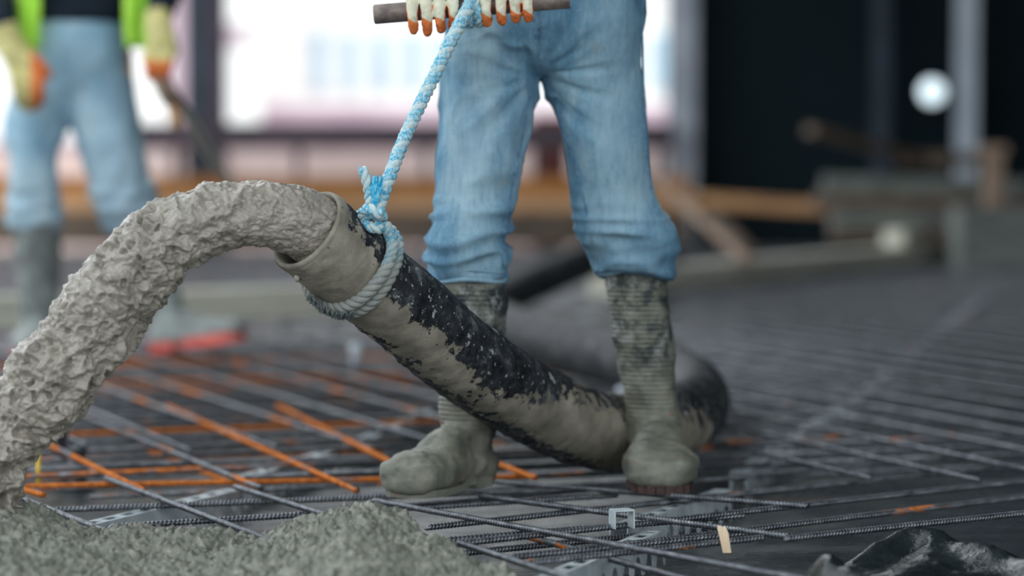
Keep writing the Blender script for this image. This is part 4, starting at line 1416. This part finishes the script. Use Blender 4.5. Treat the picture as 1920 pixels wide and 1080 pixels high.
bd2 = body(w2, Vector((cx2, Y2, 0.98)), Vector((cx2, Y2, 1.34)), Vector((cx2, Y2, 1.58)), Vector((cx2, Y2 - 0.03, 1.73)),
    [([Vector((cx2 - 0.08, Y2, 0.95)), P(62, 320, Y2 - .08), P(66, 480, Y2 - .02), P(72, 610, Y2 + .1)], (0.075, 0.06, 0.045, 0.035)), ([Vector((cx2 + 0.08, Y2, 0.95)), P(225, 320, Y2 - .02), P(270, 480, Y2 + .02), P(312, 600, Y2 + .02)], (0.075, 0.06, 0.042, 0.034))],
    [([Vector((cx2 - 0.17, Y2, 1.48)), Vector((cx2 - 0.27, Y2 + .02, 1.25)), lw], (0.05, 0.04, 0.03)), ([Vector((cx2 + 0.17, Y2, 1.48)), Vector((cx2 + 0.27, Y2 + .02, 1.25)), rw], (0.05, 0.04, 0.03))])
helmet(w2, Vector((cx2, Y2 - 0.03, 1.73)), 'hat')
# the long-handled tool in his hand
t = empty('long_handled_tool', P(300, 150, 8.78), 'long tan wooden tool handle with a grey grip held by the rear worker', 'tool')
pth = [P(290, 105, 8.76), P(318, 180, 8.8), P(352, 215, 9.0), P(392, 285, 9.6), P(432, 345, 10.4), P(470, 405, 11.6)]
MB().tube(vecs(spline(pth, 20)), 0.017, 14).build('handle', 'wood_pale', t)
MB().tube(vecs(spline([P(296, 130, 8.77), P(312, 170, 8.79), P(334, 200, 8.87)], 8)), [0.022, 0.026, 0.03, 0.03, 0.03, 0.03, 0.028, 0.022], 14).build('grip', 'wood_dust', t)
MB().tube(vecs(spline([P(322, 186, 8.83), P(328, 212, 8.83), P(331, 240, 8.83)], 8)), [0.022, 0.02, 0.02, 0.02, 0.018, 0.018, 0.016, 0.012], 12).build('hanging_strap', 'wood_tan', t)
e = P(470, 405, 11.6)
MB().box((e.x - 0.16, e.y - 0.02, e.z - 0.06), (e.x + 0.10, e.y + 0.02, e.z + 0.04)).build('blade', 'wood_grey', t, False)

# ================================================================== WET FILM, bottom right
nx, ny = 260, 130
c00 = G(1290, 1080)
xs = np.linspace(0.30, 1.45, nx)
ys = np.linspace(4.0, 4.95, ny)
Xg, Yg = np.meshgrid(xs, ys)
def ridge(p, q, h, wd):
    p, q = np.array(p[:2]), np.array(q[:2])
    d = q - p
    t_ = np.clip(((Xg - p[0]) * d[0] + (Yg - p[1]) * d[1]) / (d @ d), 0, 1)
    dist = np.hypot(Xg - p[0] - t_ * d[0], Yg - p[1] - t_ * d[1])
    return h * np.exp(-(dist / wd) ** 2)
Zs = np.full(Xg.shape, -0.055)
Zs += ridge(G(1440, 1015), G(1660, 1080), 0.050, 0.05)
Zs += ridge(G(1760, 985), G(1990, 1030), 0.034, 0.045)
Zs += ridge(G(1755, 985), G(1700, 1040), 0.018, 0.04)
Zs += ridge(G(1440, 1030), G(1400, 1075), 0.03, 0.04)
Zs += ridge(G(1330, 1075), G(1920, 1120), 0.05, 0.03)
Zs += ridge(G(1440, 1010), G(1960, 960), 0.052, 0.03)
pp = np.stack([Xg.ravel(), Yg.ravel(), np.zeros(Xg.size)], 1)
Zs = Zs + (0.006 * fbm(pp * 12, 3, 131) + 0.007 * (1 - 2 * np.abs(vnoise(pp * np.array([9, 20, 1]), 133)))).reshape(Xg.shape)
edge = sstep(0.0, 0.12, Xg - np.interp(Yg, [4.0, 4.5, 4.75, 4.95], [0.33, 0.38, 0.46, 0.62])) * sstep(0.0, 0.08, 4.95 - Yg)
Zs = -0.098 + (Zs + 0.098) * edge
pp[:, 2] = Zs.ravel()
m = MB()
m.v = [tuple(p) for p in pp]
m.f = [(j * nx + i, j * nx + i + 1, (j + 1) * nx + i + 1, (j + 1) * nx + i) for j in range(ny - 1) for i in range(nx - 1)]
tag(m.build('wet_film', 'sheet'), 'crumpled wet black film draped over the bars beside the wood chip', 'plastic sheet')
